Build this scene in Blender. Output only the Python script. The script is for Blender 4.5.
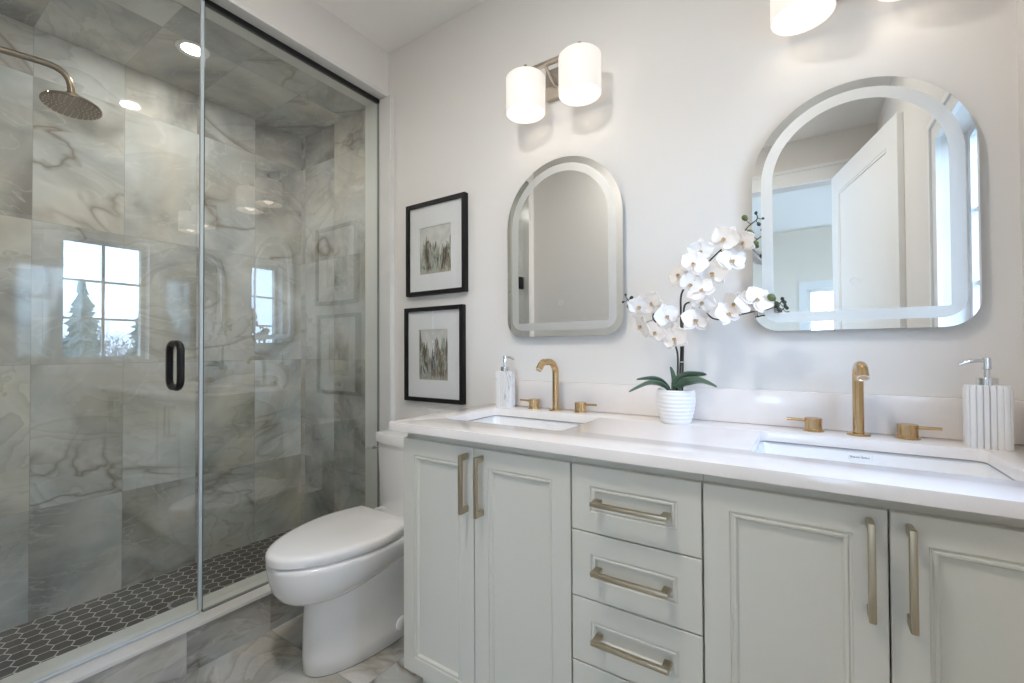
import bpy, bmesh, math, random
from mathutils import Vector, Matrix

scn = bpy.context.scene
for _o in list(bpy.data.objects):
    bpy.data.objects.remove(_o)
COL = scn.collection
random.seed(11)

# ------------------------------------------------------------------ camera
cam_d = bpy.data.cameras.new('camera')
cam = bpy.data.objects.new('camera', cam_d)
COL.objects.link(cam)
scn.camera = cam
YAW, PITCH, ROLL = 0.584338, 0.0131228, -0.0046089
_f = Vector((-math.sin(YAW) * math.cos(PITCH), math.cos(YAW) * math.cos(PITCH), math.sin(PITCH)))
_r = Vector((math.cos(YAW), math.sin(YAW), 0))
_u = _r.cross(_f)
_r2 = math.cos(ROLL) * _r + math.sin(ROLL) * _u
_u2 = -math.sin(ROLL) * _r + math.cos(ROLL) * _u
_m = Matrix((_r2, _u2, -_f)).transposed().to_4x4()
_m.translation = Vector((0, -1.61658, 1.159397))
cam.matrix_world = _m
cam_d.sensor_width = 36
cam_d.lens = 36 * 440.983 / 1024
cam_d.shift_y = 2.47 / 1024
cam_d.clip_start = 0.02
cam_d.clip_end = 200

# ------------------------------------------------------------------ colour management
scn.view_settings.view_transform = 'Standard'
scn.view_settings.look = 'None'
scn.view_settings.gamma = 1
scn.view_settings.use_curve_mapping = False
scn.view_settings.exposure = 0.08
scn.cycles.max_bounces = 12
scn.cycles.diffuse_bounces = 6
scn.cycles.glossy_bounces = 6
scn.cycles.transparent_max_bounces = 16
scn.cycles.transmission_bounces = 8
scn.cycles.sample_clamp_indirect = 6
scn.cycles.use_denoising = True
scn.cycles.caustics_reflective = False
scn.cycles.caustics_refractive = False


def lin(c):
    c = c / 255.0
    return c / 12.92 if c <= 0.04045 else ((c + 0.055) / 1.055) ** 2.4


def rgb(r, g, b):
    return (lin(r), lin(g), lin(b), 1)


# ------------------------------------------------------------------ world: clear pale sky
SKY = 13.5
world = bpy.data.worlds.new('sky')
scn.world = world
world.use_nodes = True
wn = world.node_tree.nodes
wl = world.node_tree.links
wn.clear()
_out = wn.new('ShaderNodeOutputWorld')
_bg = wn.new('ShaderNodeBackground')
_tc = wn.new('ShaderNodeTexCoord')
_sp = wn.new('ShaderNodeSeparateXYZ')
_rp = wn.new('ShaderNodeValToRGB')
wl.new(_tc.outputs['Generated'], _sp.inputs[0])
wl.new(_sp.outputs['Z'], _rp.inputs[0])
_rp.color_ramp.elements[0].position = 0.0
_rp.color_ramp.elements[0].color = (0.55, 0.74, 1.0, 1)
_rp.color_ramp.elements[1].position = 0.8
_rp.color_ramp.elements[1].color = (0.36, 0.57, 1.0, 1)
wl.new(_rp.outputs[0], _bg.inputs[0])
_bg.inputs[1].default_value = SKY
wl.new(_bg.outputs[0], _out.inputs[0])


def area_light(name, loc, rot, sx, sy, power, col=(1, 1, 1), portal=False, shape='RECTANGLE', spread=None):
    d = bpy.data.lights.new(name, 'AREA')
    d.shape = shape
    d.size = sx
    if shape in ('RECTANGLE', 'ELLIPSE'):
        d.size_y = sy
    d.energy = power
    d.color = col
    if spread is not None:
        d.spread = spread
    if portal:
        d.cycles.is_portal = True
    o = bpy.data.objects.new(name, d)
    o.location = loc
    o.rotation_euler = rot
    COL.objects.link(o)
    return o


# daylight enters through two windows and two added bedroom fill windows (sampling portals, they give off nothing themselves)
area_light('window_portal', (0.585, -0.57, 1.53), (0, math.radians(90), 0), 0.84, 0.46, 1, portal=True)
area_light('bedroom_left_portal', (-2.75, -3.9, 1.5), (0, math.radians(-90), 0), 1.6, 1.4, 1, portal=True)
area_light('bedroom_side_portal', (2.75, -4.5, 1.55), (0, math.radians(90), 0), 1.7, 2.2, 1, portal=True)
area_light('bedroom_window_portal', (1.0, -6.54, 1.45), (math.radians(-90), 0, 0), 2.0, 1.2, 1, portal=True)

# ------------------------------------------------------------------ numbers of the room
H = 0.92            # counter top
CEIL = 2.773
XR = 0.456          # right wall
XW = -1.866         # face of the wall above the shower opening
XG = -1.9126        # shower glass
XB = -2.6755        # tiled back of the shower
YE = -1.52          # tiled end of the shower
ZS = 2.519          # shower ceiling
ZF = 0.047          # shower floor
YF = -2.50          # wall behind the camera


# ------------------------------------------------------------------ materials
def new_mat(name):
    m = bpy.data.materials.new(name)
    m.use_nodes = True
    nt = m.node_tree
    b = nt.nodes['Principled BSDF']
    return m, nt, b


def simple(name, col, rough=0.5, metal=0.0, bump=0.0, bscale=60, coat=0.0, vary=0.0, spec=None, sub=0.0):
    m, nt, b = new_mat(name)
    b.inputs['Base Color'].default_value = col
    b.inputs['Roughness'].default_value = rough
    b.inputs['Metallic'].default_value = metal
    b.inputs['Coat Weight'].default_value = coat
    b.inputs['Coat Roughness'].default_value = 0.05
    if spec is not None:
        b.inputs['Specular IOR Level'].default_value = spec
    tc = nt.nodes.new('ShaderNodeTexCoord')
    nz = nt.nodes.new('ShaderNodeTexNoise')
    nz.inputs['Scale'].default_value = bscale
    nz.inputs['Detail'].default_value = 4
    nt.links.new(tc.outputs['Object'], nz.inputs['Vector'])
    if vary > 0:
        hsv = nt.nodes.new('ShaderNodeMixRGB')
        hsv.blend_type = 'MULTIPLY'
        hsv.inputs['Color1'].default_value = col
        rp = nt.nodes.new('ShaderNodeValToRGB')
        rp.color_ramp.elements[0].color = (1 - vary, 1 - vary, 1 - vary, 1)
        rp.color_ramp.elements[1].color = (1, 1, 1, 1)
        rp.color_ramp.elements[0].position = 0.35
        rp.color_ramp.elements[1].position = 0.65
        nt.links.new(nz.outputs['Fac'], rp.inputs[0])
        nt.links.new(rp.outputs[0], hsv.inputs['Color2'])
        hsv.inputs['Fac'].default_value = 1
        nt.links.new(hsv.outputs[0], b.inputs['Base Color'])
    if bump > 0:
        bp = nt.nodes.new('ShaderNodeBump')
        bp.inputs['Strength'].default_value = bump
        bp.inputs['Distance'].default_value = 0.002
        nt.links.new(nz.outputs['Fac'], bp.inputs['Height'])
        nt.links.new(bp.outputs[0], b.inputs['Normal'])
    return m


def emit(name, col, strength, base=(0.9, 0.9, 0.9, 1)):
    m, nt, b = new_mat(name)
    b.inputs['Base Color'].default_value = base
    b.inputs['Emission Color'].default_value = col
    b.inputs['Emission Strength'].default_value = strength
    b.inputs['Roughness'].default_value = 0.4
    return m


def brushed(name, col, rough, axis):
    m, nt, b = new_mat(name)
    b.inputs['Base Color'].default_value = col
    b.inputs['Metallic'].default_value = 1
    tc = nt.nodes.new('ShaderNodeTexCoord')
    mp = nt.nodes.new('ShaderNodeMapping')
    sc = [900, 900, 900]
    sc[axis] = 12
    mp.inputs['Scale'].default_value = sc
    nz = nt.nodes.new('ShaderNodeTexNoise')
    nz.inputs['Detail'].default_value = 2
    nt.links.new(tc.outputs['Object'], mp.inputs[0])
    nt.links.new(mp.outputs[0], nz.inputs['Vector'])
    mr = nt.nodes.new('ShaderNodeMapRange')
    mr.inputs['To Min'].default_value = rough - 0.06
    mr.inputs['To Max'].default_value = rough + 0.10
    nt.links.new(nz.outputs['Fac'], mr.inputs[0])
    nt.links.new(mr.outputs[0], b.inputs['Roughness'])
    return m


def pane_glass(name, tint, refl=2.0):
    """clear flat pane: straight-through transmission, Fresnel mirror on its outer faces"""
    m = bpy.data.materials.new(name)
    m.use_nodes = True
    nt = m.node_tree
    nt.nodes.clear()
    out = nt.nodes.new('ShaderNodeOutputMaterial')
    tr = nt.nodes.new('ShaderNodeBsdfTransparent')
    tr.inputs[0].default_value = tint
    gl = nt.nodes.new('ShaderNodeBsdfGlossy')
    gl.inputs['Roughness'].default_value = 0.0
    gl.inputs['Color'].default_value = (1, 1, 1, 1)
    fr = nt.nodes.new('ShaderNodeFresnel')
    fr.inputs[0].default_value = 1.5
    ge = nt.nodes.new('ShaderNodeNewGeometry')
    inv = nt.nodes.new('ShaderNodeMath')
    inv.operation = 'SUBTRACT'
    inv.inputs[0].default_value = 1
    nt.links.new(ge.outputs['Backfacing'], inv.inputs[1])
    mu = nt.nodes.new('ShaderNodeMath')
    mu.operation = 'MULTIPLY'
    nt.links.new(fr.outputs[0], mu.inputs[0])
    nt.links.new(inv.outputs[0], mu.inputs[1])
    mu2 = nt.nodes.new('ShaderNodeMath')
    mu2.operation = 'MULTIPLY'
    mu2.use_clamp = True
    mu2.inputs[1].default_value = refl
    nt.links.new(mu.outputs[0], mu2.inputs[0])
    mx = nt.nodes.new('ShaderNodeMixShader')
    nt.links.new(mu2.outputs[0], mx.inputs[0])
    nt.links.new(tr.outputs[0], mx.inputs[1])
    nt.links.new(gl.outputs[0], mx.inputs[2])
    nt.links.new(mx.outputs[0], out.inputs[0])
    return m


class NG:
    """tiny node-graph helper"""
    def __init__(s, nt):
        s.nt = nt

    def val(s, sock, v):
        if isinstance(v, (int, float)):
            sock.default_value = v
        elif isinstance(v, tuple):
            sock.default_value = v
        else:
            s.nt.links.new(v, sock)

    def math(s, op, a, b=0.0, c=None):
        n = s.nt.nodes.new('ShaderNodeMath')
        n.operation = op
        s.val(n.inputs[0], a)
        s.val(n.inputs[1], b)
        if c is not None:
            s.val(n.inputs[2], c)
        return n.outputs[0]

    def comb(s, x, y, z):
        n = s.nt.nodes.new('ShaderNodeCombineXYZ')
        s.val(n.inputs[0], x)
        s.val(n.inputs[1], y)
        s.val(n.inputs[2], z)
        return n.outputs[0]

    def noise(s, vec, scale, detail=4, rough=0.5, dist=0.0):
        n = s.nt.nodes.new('ShaderNodeTexNoise')
        n.inputs['Scale'].default_value = scale
        n.inputs['Detail'].default_value = detail
        n.inputs['Roughness'].default_value = rough
        n.inputs['Distortion'].default_value = dist
        s.val(n.inputs['Vector'], vec)
        return n.outputs['Fac']

    def ramp(s, fac, stops):
        n = s.nt.nodes.new('ShaderNodeValToRGB')
        e = n.color_ramp.elements
        while len(e) < len(stops):
            e.new(0.5)
        for el, (p, c) in zip(e, stops):
            el.position = p
            el.color = c if len(c) == 4 else (*c, 1)
        s.val(n.inputs[0], fac)
        return n.outputs[0]

    def mix(s, fac, a, b, blend='MIX'):
        n = s.nt.nodes.new('ShaderNodeMixRGB')
        n.blend_type = blend
        s.val(n.inputs[0], fac)
        s.val(n.inputs[1], a)
        s.val(n.inputs[2], b)
        return n.outputs[0]

    def pos(s):
        g = s.nt.nodes.new('ShaderNodeNewGeometry')
        q = s.nt.nodes.new('ShaderNodeSeparateXYZ')
        s.nt.links.new(g.outputs['Position'], q.inputs[0])
        return q.outputs

    def white(s, vec):
        n = s.nt.nodes.new('ShaderNodeTexWhiteNoise')
        n.noise_dimensions = '3D'
        s.val(n.inputs['Vector'], vec)
        return n.outputs


TILE_DARK = rgb(122, 121, 116)
TILE_MID = rgb(186, 184, 178)
TILE_LIGHT = rgb(216, 214, 209)


def onyx_tile(name, au, av, u0, v0, su, sv, seed=0.0, rough=0.055, joint=0.0022, dark=TILE_DARK, mid=TILE_MID, light=TILE_LIGHT):
    """large polished onyx-look porcelain tiles: flowing bands, pale clouds and thin rusty veins, each tile cut from another place"""
    m, nt, b = new_mat(name)
    g = NG(nt)
    P = g.pos()
    u = g.math('DIVIDE', g.math('SUBTRACT', P[au], u0), su)
    v = g.math('DIVIDE', g.math('SUBTRACT', P[av], v0), sv)
    iu = g.math('FLOOR', u)
    iv = g.math('FLOOR', v)
    fu = g.math('SUBTRACT', u, iu)
    fv = g.math('SUBTRACT', v, iv)
    du = g.math('MULTIPLY', g.math('MINIMUM', fu, g.math('SUBTRACT', 1.0, fu)), su)
    dv = g.math('MULTIPLY', g.math('MINIMUM', fv, g.math('SUBTRACT', 1.0, fv)), sv)
    edge = g.math('LESS_THAN', g.math('MINIMUM', du, dv), joint / 2)
    W = g.white(g.comb(iu, iv, seed))
    sepw = nt.nodes.new('ShaderNodeSeparateXYZ')
    nt.links.new(W['Color'], sepw.inputs[0])
    flip = g.math('SUBTRACT', g.math('MULTIPLY', g.math('GREATER_THAN', sepw.outputs[2], 0.5), 2.0), 1.0)
    uu = g.math('ADD', g.math('MULTIPLY', g.math('MULTIPLY', P[au], flip), 1.0), g.math('MULTIPLY', sepw.outputs[0], 37.0))
    vv = g.math('ADD', P[av], g.math('MULTIPLY', sepw.outputs[1], 53.0))
    vec = g.comb(uu, vv, seed)
    vecs = g.comb(g.math('MULTIPLY', uu, 1.0), g.math('MULTIPLY', vv, 1.9), seed)
    clouds = g.noise(vec, 1.9, 6, 0.5, 1.0)
    base = g.ramp(clouds, [(0.30, dark), (0.50, mid), (0.68, light)])
    hue = g.ramp(g.noise(g.comb(uu, vv, seed + 40.0), 1.3, 3, 0.5, 0.8), [(0.36, (0.93, 0.99, 1.04)), (0.5, (1, 1, 1)), (0.64, (1.05, 1.0, 0.90))])
    base = g.mix(1.0, base, hue, 'MULTIPLY')
    # flowing contour bands
    n2 = g.noise(vecs, 1.2, 4, 0.5, 1.2)
    band = g.math('FRACT', g.math('MULTIPLY', n2, 11.0))
    bandc = g.ramp(band, [(0.0, (0.74, 0.73, 0.70)), (0.06, (1.04, 1.04, 1.03)), (0.6, (0.97, 0.97, 0.96)), (0.95, (0.82, 0.81, 0.78)), (1.0, (0.72, 0.71, 0.68))])
    bandfac = g.ramp(g.noise(vec, 1.1, 2), [(0.42, (0, 0, 0)), (0.6, (1, 1, 1))])
    base = g.mix(g.math('MULTIPLY', bandfac, 0.8), base, g.mix(1.0, base, bandc, 'MULTIPLY'))
    # thin pale lines
    n3 = g.noise(vecs, 2.2, 4, 0.5, 1.6)
    pale = g.ramp(g.math('ABSOLUTE', g.math('SUBTRACT', n3, 0.5)), [(0.0, (1, 1, 1)), (0.012, (0, 0, 0))])
    base = g.mix(g.math('MULTIPLY', pale, 0.28), base, rgb(226, 223, 216))
    # rusty grey veins
    n4 = g.noise(vecs, 0.9, 4, 0.5, 0.9)
    vein = g.ramp(g.math('ABSOLUTE', g.math('SUBTRACT', n4, 0.47)), [(0.0, (1, 1, 1)), (0.006, (0.55, 0.55, 0.55)), (0.022, (0, 0, 0))])
    vfade = g.ramp(g.noise(vec, 1.6, 2), [(0.45, (0, 0, 0)), (0.6, (1, 1, 1))])
    base = g.mix(g.math('MULTIPLY', g.math('MULTIPLY', vein, vfade), 0.8), base, rgb(112, 96, 76))
    base = g.mix(g.math('MULTIPLY', edge, 0.6), base, rgb(140, 138, 132))
    nt.links.new(base, b.inputs['Base Color'])
    b.inputs['Roughness'].default_value = rough
    return m


def hex_tile(name, a, x0, y0):
    """dark grey hexagon mosaic with pale grout; straight rows run along x"""
    m, nt, b = new_mat(name)
    g = NG(nt)
    P = g.pos()
    ph = a * math.sqrt(3)
    x = g.math('SUBTRACT', P[0], x0)
    y = g.math('SUBTRACT', P[1], y0)

    def cell(ox, oy):
        gx = g.math('SUBTRACT', x, ox)
        gy = g.math('SUBTRACT', y, oy)
        ix = g.math('ROUND', g.math('DIVIDE', gx, a))
        iy = g.math('ROUND', g.math('DIVIDE', gy, ph))
        lx = g.math('SUBTRACT', gx, g.math('MULTIPLY', ix, a))
        ly = g.math('SUBTRACT', gy, g.math('MULTIPLY', iy, ph))
        ax_ = g.math('ABSOLUTE', lx)
        ay_ = g.math('ABSOLUTE', ly)
        d = g.math('MAXIMUM', ax_, g.math('ADD', g.math('MULTIPLY', ax_, 0.5), g.math('MULTIPLY', ay_, math.sqrt(3) / 2)))
        return d, ix, iy
    d1, i1, j1 = cell(0, 0)
    d2, i2, j2 = cell(a / 2, ph / 2)
    d = g.math('MINIMUM', d1, d2)
    sel = g.math('LESS_THAN', d2, d1)
    grout = g.math('GREATER_THAN', d, a / 2 - 0.0021)
    idv = g.comb(g.math('ADD', i1, g.math('MULTIPLY', sel, g.math('SUBTRACT', i2, i1))),
                 g.math('ADD', j1, g.math('MULTIPLY', sel, g.math('SUBTRACT', j2, j1))), sel)
    W = g.white(idv)
    tone = g.ramp(W['Value'], [(0.0, rgb(62, 58, 55)), (1.0, rgb(76, 71, 67))])
    nz = g.noise(g.comb(P[0], P[1], P[2]), 30, 4)
    tone = g.mix(0.35, tone, g.mix(1.0, tone, g.ramp(nz, [(0.3, (0.75, 0.75, 0.75)), (0.7, (1.2, 1.2, 1.2))]), 'MULTIPLY'))
    col = g.mix(grout, tone, rgb(222, 218, 208))
    nt.links.new(col, b.inputs['Base Color'])
    b.inputs['Roughness'].default_value = 0.35
    return m


def marble_mat(name):
    m, nt, b = new_mat(name)
    g = NG(nt)
    P = g.pos()
    vec = g.comb(P[0], P[1], g.math('MULTIPLY', P[2], 0.45))
    n = g.noise(vec, 26, 5, 0.6, 1.0)
    vein = g.ramp(g.math('ABSOLUTE', g.math('SUBTRACT', n, 0.5)), [(0.0, (1, 1, 1)), (0.05, (0, 0, 0))])
    fade = g.ramp(g.noise(vec, 22, 2), [(0.60, (0, 0, 0)), (0.70, (1, 1, 1))])
    col = g.mix(g.math('MULTIPLY', g.math('MULTIPLY', vein, fade), 0.7), rgb(236, 234, 232), rgb(112, 112, 116))
    nt.links.new(col, b.inputs['Base Color'])
    b.inputs['Roughness'].default_value = 0.3
    return m


def quartz_mat(name, col, rough):
    m, nt, b = new_mat(name)
    g = NG(nt)
    P = g.pos()
    vec = g.comb(P[0], P[1], P[2])
    n = g.noise(vec, 3.0, 5, 0.6, 0.8)
    c = g.ramp(n, [(0.3, tuple(x * 0.93 for x in col[:3])), (0.6, col[:3])])
    sp = g.ramp(g.noise(vec, 350, 2), [(0.62, (0, 0, 0)), (0.7, (1, 1, 1))])
    c = g.mix(g.math('MULTIPLY', sp, 0.12), c, rgb(190, 184, 178))
    nt.links.new(c, b.inputs['Base Color'])
    b.inputs['Roughness'].default_value = rough
    return m


def wall_paint(name, col, rough=0.6):
    return simple(name, col, rough, bump=0.08, bscale=220)


M = {}
M['wall'] = wall_paint('wall_paint', rgb(230, 226, 221))
M['ceil'] = wall_paint('ceiling_paint', rgb(246, 243, 238), 0.8)
M['bedroom'] = wall_paint('bedroom_paint', rgb(238, 230, 218))
M['trim'] = simple('trim_paint', rgb(240, 240, 239), 0.35)
M['cab'] = simple('sage_paint', rgb(212, 209, 198), 0.42, bump=0.03, bscale=300)
M['counter'] = quartz_mat('quartz', rgb(240, 233, 228), 0.12)
M['curb'] = quartz_mat('curb_quartz', rgb(233, 231, 226), 0.2)
M['porcelain'] = simple('porcelain', rgb(243, 242, 241), 0.08, coat=0.5, vary=0.01, bscale=5)
M['gold'] = brushed('brushed_gold', rgb(204, 174, 130), 0.2, 2)
M['champagne'] = brushed('champagne_bronze', rgb(190, 177, 154), 0.3, 2)
M['champagne_h'] = brushed('champagne_bronze_bar', rgb(190, 177, 154), 0.3, 0)
M['nickel'] = brushed('brushed_nickel', rgb(196, 186, 174), 0.25, 0)
M['bronze'] = brushed('shower_bronze', rgb(132, 114, 93), 0.27, 0)
M['chrome'] = simple('chrome', (0.82, 0.83, 0.85, 1), 0.06, 1.0)
M['black'] = simple('black_metal', (0.010, 0.010, 0.011, 1), 0.4, vary=0.1, spec=0.35)
M['blackwood'] = simple('black_frame_paint', (0.010, 0.009, 0.009, 1), 0.5, vary=0.1, bscale=30, spec=0.25)
M['dark'] = simple('dark_joint', (0.02, 0.02, 0.02, 1), 0.8)
M['silicone'] = simple('grey_sealant', rgb(120, 124, 120), 0.5)
M['bead'] = simple('sink_sealant', rgb(150, 148, 146), 0.6)
M['mirror'] = simple('mirror_silver', (0.90, 0.915, 0.91, 1), 0.0, 1.0)
M['frost'] = simple('frosted_mirror', (0.76, 0.765, 0.75, 1), 0.38, 0.8, bump=0.02, bscale=500)
M['mirror_edge'] = simple('mirror_back_plate', rgb(190, 196, 194), 0.3)
M['glass'] = pane_glass('shower_glass', (0.970, 0.988, 0.976, 1), 3.2)
M['glass_edge'] = simple('glass_edge', rgb(96, 128, 116), 0.1, spec=0.6)
M['clear'] = pane_glass('clear_glass', (0.985, 0.99, 0.985, 1))
M['seal'] = simple('clear_seal', rgb(196, 204, 210), 0.25)
M['marble'] = marble_mat('white_marble')
M['groove'] = simple('marble_groove', rgb(168, 168, 172), 0.6)
M['mat_board'] = simple('mat_board', rgb(246, 245, 246), 0.9)
M['bulb'] = emit('bulb_glow', (1.0, 0.93, 0.82, 1), 6.0)
M['shade'] = emit('shade_glass_lit', (1.0, 0.93, 0.86, 1), 0.60, rgb(190, 185, 178))
M['downlight'] = emit('downlight_lens', (1.0, 0.96, 0.9, 1), 12.0)
M['pot'] = simple('white_ceramic_pot', rgb(238, 237, 236), 0.35)
M['soil'] = simple('moss_soil', rgb(70, 58, 44), 0.9, bump=0.6, bscale=180, vary=0.4)
M['petal'] = simple('petal_white', rgb(250, 244, 239), 0.55, vary=0.03, bscale=40)
M['petal_core'] = simple('petal_core', rgb(222, 192, 150), 0.5, vary=0.3, bscale=300)
M['stem'] = simple('orchid_stem', rgb(62, 60, 48), 0.5, vary=0.3, bscale=120)
M['bud'] = simple('orchid_bud', rgb(104, 118, 66), 0.45, vary=0.35, bscale=160)
M['bud_dark'] = simple('orchid_bud_dark', rgb(56, 66, 52), 0.45, vary=0.3, bscale=160)
M['leaf'] = simple('orchid_leaf', rgb(100, 126, 104), 0.32, vary=0.25, bscale=25)
M['tie'] = simple('pale_raffia', rgb(206, 196, 178), 0.8)
M['sticker'] = simple('sticker_paper', rgb(247, 247, 247), 0.5)
M['ink'] = simple('sticker_ink', rgb(70, 74, 84), 0.6)
M['bark'] = simple('bark', rgb(160, 154, 150), 0.9, vary=0.3, bscale=10)
M['needles'] = simple('conifer_needles', rgb(118, 138, 132), 0.8, vary=0.4, bscale=6)  # needle colour lightened and blued to carry distance haze
M['lawn'] = simple('winter_lawn', rgb(150, 152, 140), 0.95, vary=0.3, bscale=0.6)
M['wood'] = simple('bedroom_floor', rgb(150, 132, 112), 0.4, vary=0.25, bscale=8)
M['tile_back'] = onyx_tile('onyx_tile_back', 1, 2, 0.002, 0.502 - 0.604, 0.2985, 0.604, 1.0)
M['tile_side'] = onyx_tile('onyx_tile_side', 0, 2, -2.33 - 0.2985, 0.502 - 0.604, 0.2985, 0.604, 5.0)
M['tile_end'] = onyx_tile('onyx_tile_end', 0, 2, -2.33 - 0.2985, 0.502 - 0.604, 0.2985, 0.604, 9.0)
M['tile_ceil'] = onyx_tile('onyx_tile_ceiling', 0, 1, -2.6755, 0.002, 0.45, 0.2985, 13.0, 0.12)
M['tile_floor'] = onyx_tile('onyx_tile_floor', 0, 1, -1.575, -0.632, 0.2985, 0.60, 3.0, 0.14, 0.003)
M['tile_curb'] = onyx_tile('onyx_tile_curb', 1, 2, -0.633, -0.3, 0.2985, 0.60, 21.0, 0.14)
M['hex'] = hex_tile('hexagon_mosaic', 0.058, -2.50, -0.70)


# ------------------------------------------------------------------ mesh helpers
def B():
    return bmesh.new()


def box(bm, x0, x1, y0, y1, z0, z1, bev=0.0, seg=2):
    t = bmesh.new()
    vs = [t.verts.new(p) for p in [(x0, y0, z0), (x1, y0, z0), (x1, y1, z0), (x0, y1, z0), (x0, y0, z1), (x1, y0, z1), (x1, y1, z1), (x0, y1, z1)]]
    for f in [(0, 3, 2, 1), (4, 5, 6, 7), (0, 1, 5, 4), (1, 2, 6, 5), (2, 3, 7, 6), (3, 0, 4, 7)]:
        t.faces.new([vs[i] for i in f])
    if bev > 0:
        bmesh.ops.bevel(t, geom=list(t.edges) + list(t.verts), offset=bev, segments=seg, affect='EDGES', profile=0.5)
    merge(bm, t)
    return bm


def merge(bm, t, mat=None):
    me = bpy.data.meshes.new('tmp')
    if mat is not None:
        bmesh.ops.transform(t, matrix=mat, verts=t.verts)
    t.to_mesh(me)
    t.free()
    bm.from_mesh(me)
    bpy.data.meshes.remove(me)


def frame_of(d):
    d = d.normalized()
    a = Vector((0, 0, 1)) if abs(d.z) < 0.9 else Vector((1, 0, 0))
    x = d.cross(a).normalized()
    return x, x.cross(d).normalized()


def tube(bm, pts, r, seg=12, caps=True, closed=False):
    pts = [Vector(p) for p in pts]
    n = len(pts)
    rs = r if isinstance(r, (list, tuple)) else [r] * n
    rings = []
    px = None
    for i, p in enumerate(pts):
        if closed:
            d = pts[(i + 1) % n] - pts[i - 1]
        else:
            d = pts[min(i + 1, n - 1)] - pts[max(i - 1, 0)]
        if px is None:
            x, y = frame_of(d)
        else:
            dn = d.normalized()
            x = (px - dn * px.dot(dn)).normalized()
            y = x.cross(dn).normalized()
        px = x
        rings.append([bm.verts.new(p + (x * math.cos(2 * math.pi * k / seg) + y * math.sin(2 * math.pi * k / seg)) * rs[i]) for k in range(seg)])
    m = n if closed else n - 1
    for i in range(m):
        a, b2 = rings[i], rings[(i + 1) % n]
        for k in range(seg):
            bm.faces.new([a[k], a[(k + 1) % seg], b2[(k + 1) % seg], b2[k]])
    if caps and not closed:
        bm.faces.new(list(reversed(rings[0])))
        bm.faces.new(rings[-1])
    return bm


def smooth_path(pts, sub=6):
    pts = [Vector(p) for p in pts]
    out = []
    n = len(pts)
    for i in range(n - 1):
        p0, p1, p2, p3 = pts[max(i - 1, 0)], pts[i], pts[i + 1], pts[min(i + 2, n - 1)]
        for k in range(sub):
            t = k / sub
            out.append(0.5 * ((2 * p1) + (p2 - p0) * t + (2 * p0 - 5 * p1 + 4 * p2 - p3) * t * t + (3 * p1 - p0 - 3 * p2 + p3) * t ** 3))
    out.append(pts[-1])
    return out


def lathe(bm, prof, c, axis='z', seg=40, dirv=None):
    """prof: list of (radius, along)"""
    c = Vector(c)
    if dirv is not None:
        d = Vector(dirv).normalized()
        x, y = frame_of(d)
    else:
        d = {'x': Vector((1, 0, 0)), 'y': Vector((0, 1, 0)), 'z': Vector((0, 0, 1))}[axis]
        x, y = frame_of(d)
    rings = []
    for r, h in prof:
        if r < 1e-6:
            rings.append([bm.verts.new(c + d * h)])
        else:
            rings.append([bm.verts.new(c + d * h + (x * math.cos(2 * math.pi * k / seg) + y * math.sin(2 * math.pi * k / seg)) * r) for k in range(seg)])
    for a, b2 in zip(rings, rings[1:]):
        for k in range(seg):
            k2 = (k + 1) % seg
            if len(a) == 1 and len(b2) == 1:
                continue
            if len(a) == 1:
                bm.faces.new([a[0], b2[k2], b2[k]])
            elif len(b2) == 1:
                bm.faces.new([a[k], a[k2], b2[0]])
            else:
                bm.faces.new([a[k], a[k2], b2[k2], b2[k]])
    return bm


def loft(bm, rings, cap0=True, cap1=True):
    vr = [[bm.verts.new(p) for p in r] for r in rings]
    n = len(vr[0])
    for a, b2 in zip(vr, vr[1:]):
        for k in range(n):
            bm.faces.new([a[k], a[(k + 1) % n], b2[(k + 1) % n], b2[k]])
    if cap0:
        bm.faces.new(list(reversed(vr[0])))
    if cap1:
        bm.faces.new(vr[-1])
    return bm


def plate(bm, outer, holes, t0, t1, fn):
    """flat plate with holes: loops in (u,v), thickness t0..t1, fn maps (u,v,t) to a point"""
    t = bmesh.new()
    for tt in (t0, t1):
        edges = []
        loops = []
        for lp in [outer] + list(holes):
            vs = [t.verts.new(fn(u, v, tt)) for u, v in lp]
            loops.append(vs)
            for i in range(len(vs)):
                edges.append(t.edges.new((vs[i], vs[(i + 1) % len(vs)])))
        bmesh.ops.triangle_fill(t, use_beauty=True, use_dissolve=False, edges=edges)
        if tt == t0:
            base = loops
    for l0, l1 in zip(base, loops):
        for i in range(len(l0)):
            j = (i + 1) % len(l0)
            t.faces.new([l0[i], l0[j], l1[j], l1[i]])
    bmesh.ops.recalc_face_normals(t, faces=t.faces)
    merge(bm, t)
    return bm


def rect(u0, u1, v0, v1, r=0.0, n=6):
    if r <= 0:
        return [(u0, v0), (u1, v0), (u1, v1), (u0, v1)]
    out = []
    for cx, cy, a0 in [(u1 - r, v0 + r, -90), (u1 - r, v1 - r, 0), (u0 + r, v1 - r, 90), (u0 + r, v0 + r, 180)]:
        for k in range(n + 1):
            a = math.radians(a0 + 90 * k / n)
            out.append((cx + r * math.cos(a), cy + r * math.sin(a)))
    return out


def arch(cu, w, v0, v1, r, n=40):
    """round-headed outline, rounded lower corners"""
    R_ = w / 2
    out = []
    if r > 0:
        for k in range(9):
            a = math.radians(-90 + 90 * k / 8)
            out.append((cu + R_ - r + r * math.cos(a), v0 + r + r * math.sin(a)))
    else:
        out.append((cu + R_, v0))
    for k in range(n + 1):
        a = math.pi * k / n
        out.append((cu + R_ * math.cos(a), v1 - R_ + R_ * math.sin(a)))
    if r > 0:
        for k in range(9):
            a = math.radians(180 + 90 * k / 8)
            out.append((cu - R_ + r + r * math.cos(a), v0 + r + r * math.sin(a)))
    else:
        out.append((cu - R_, v0))
    return out


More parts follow.
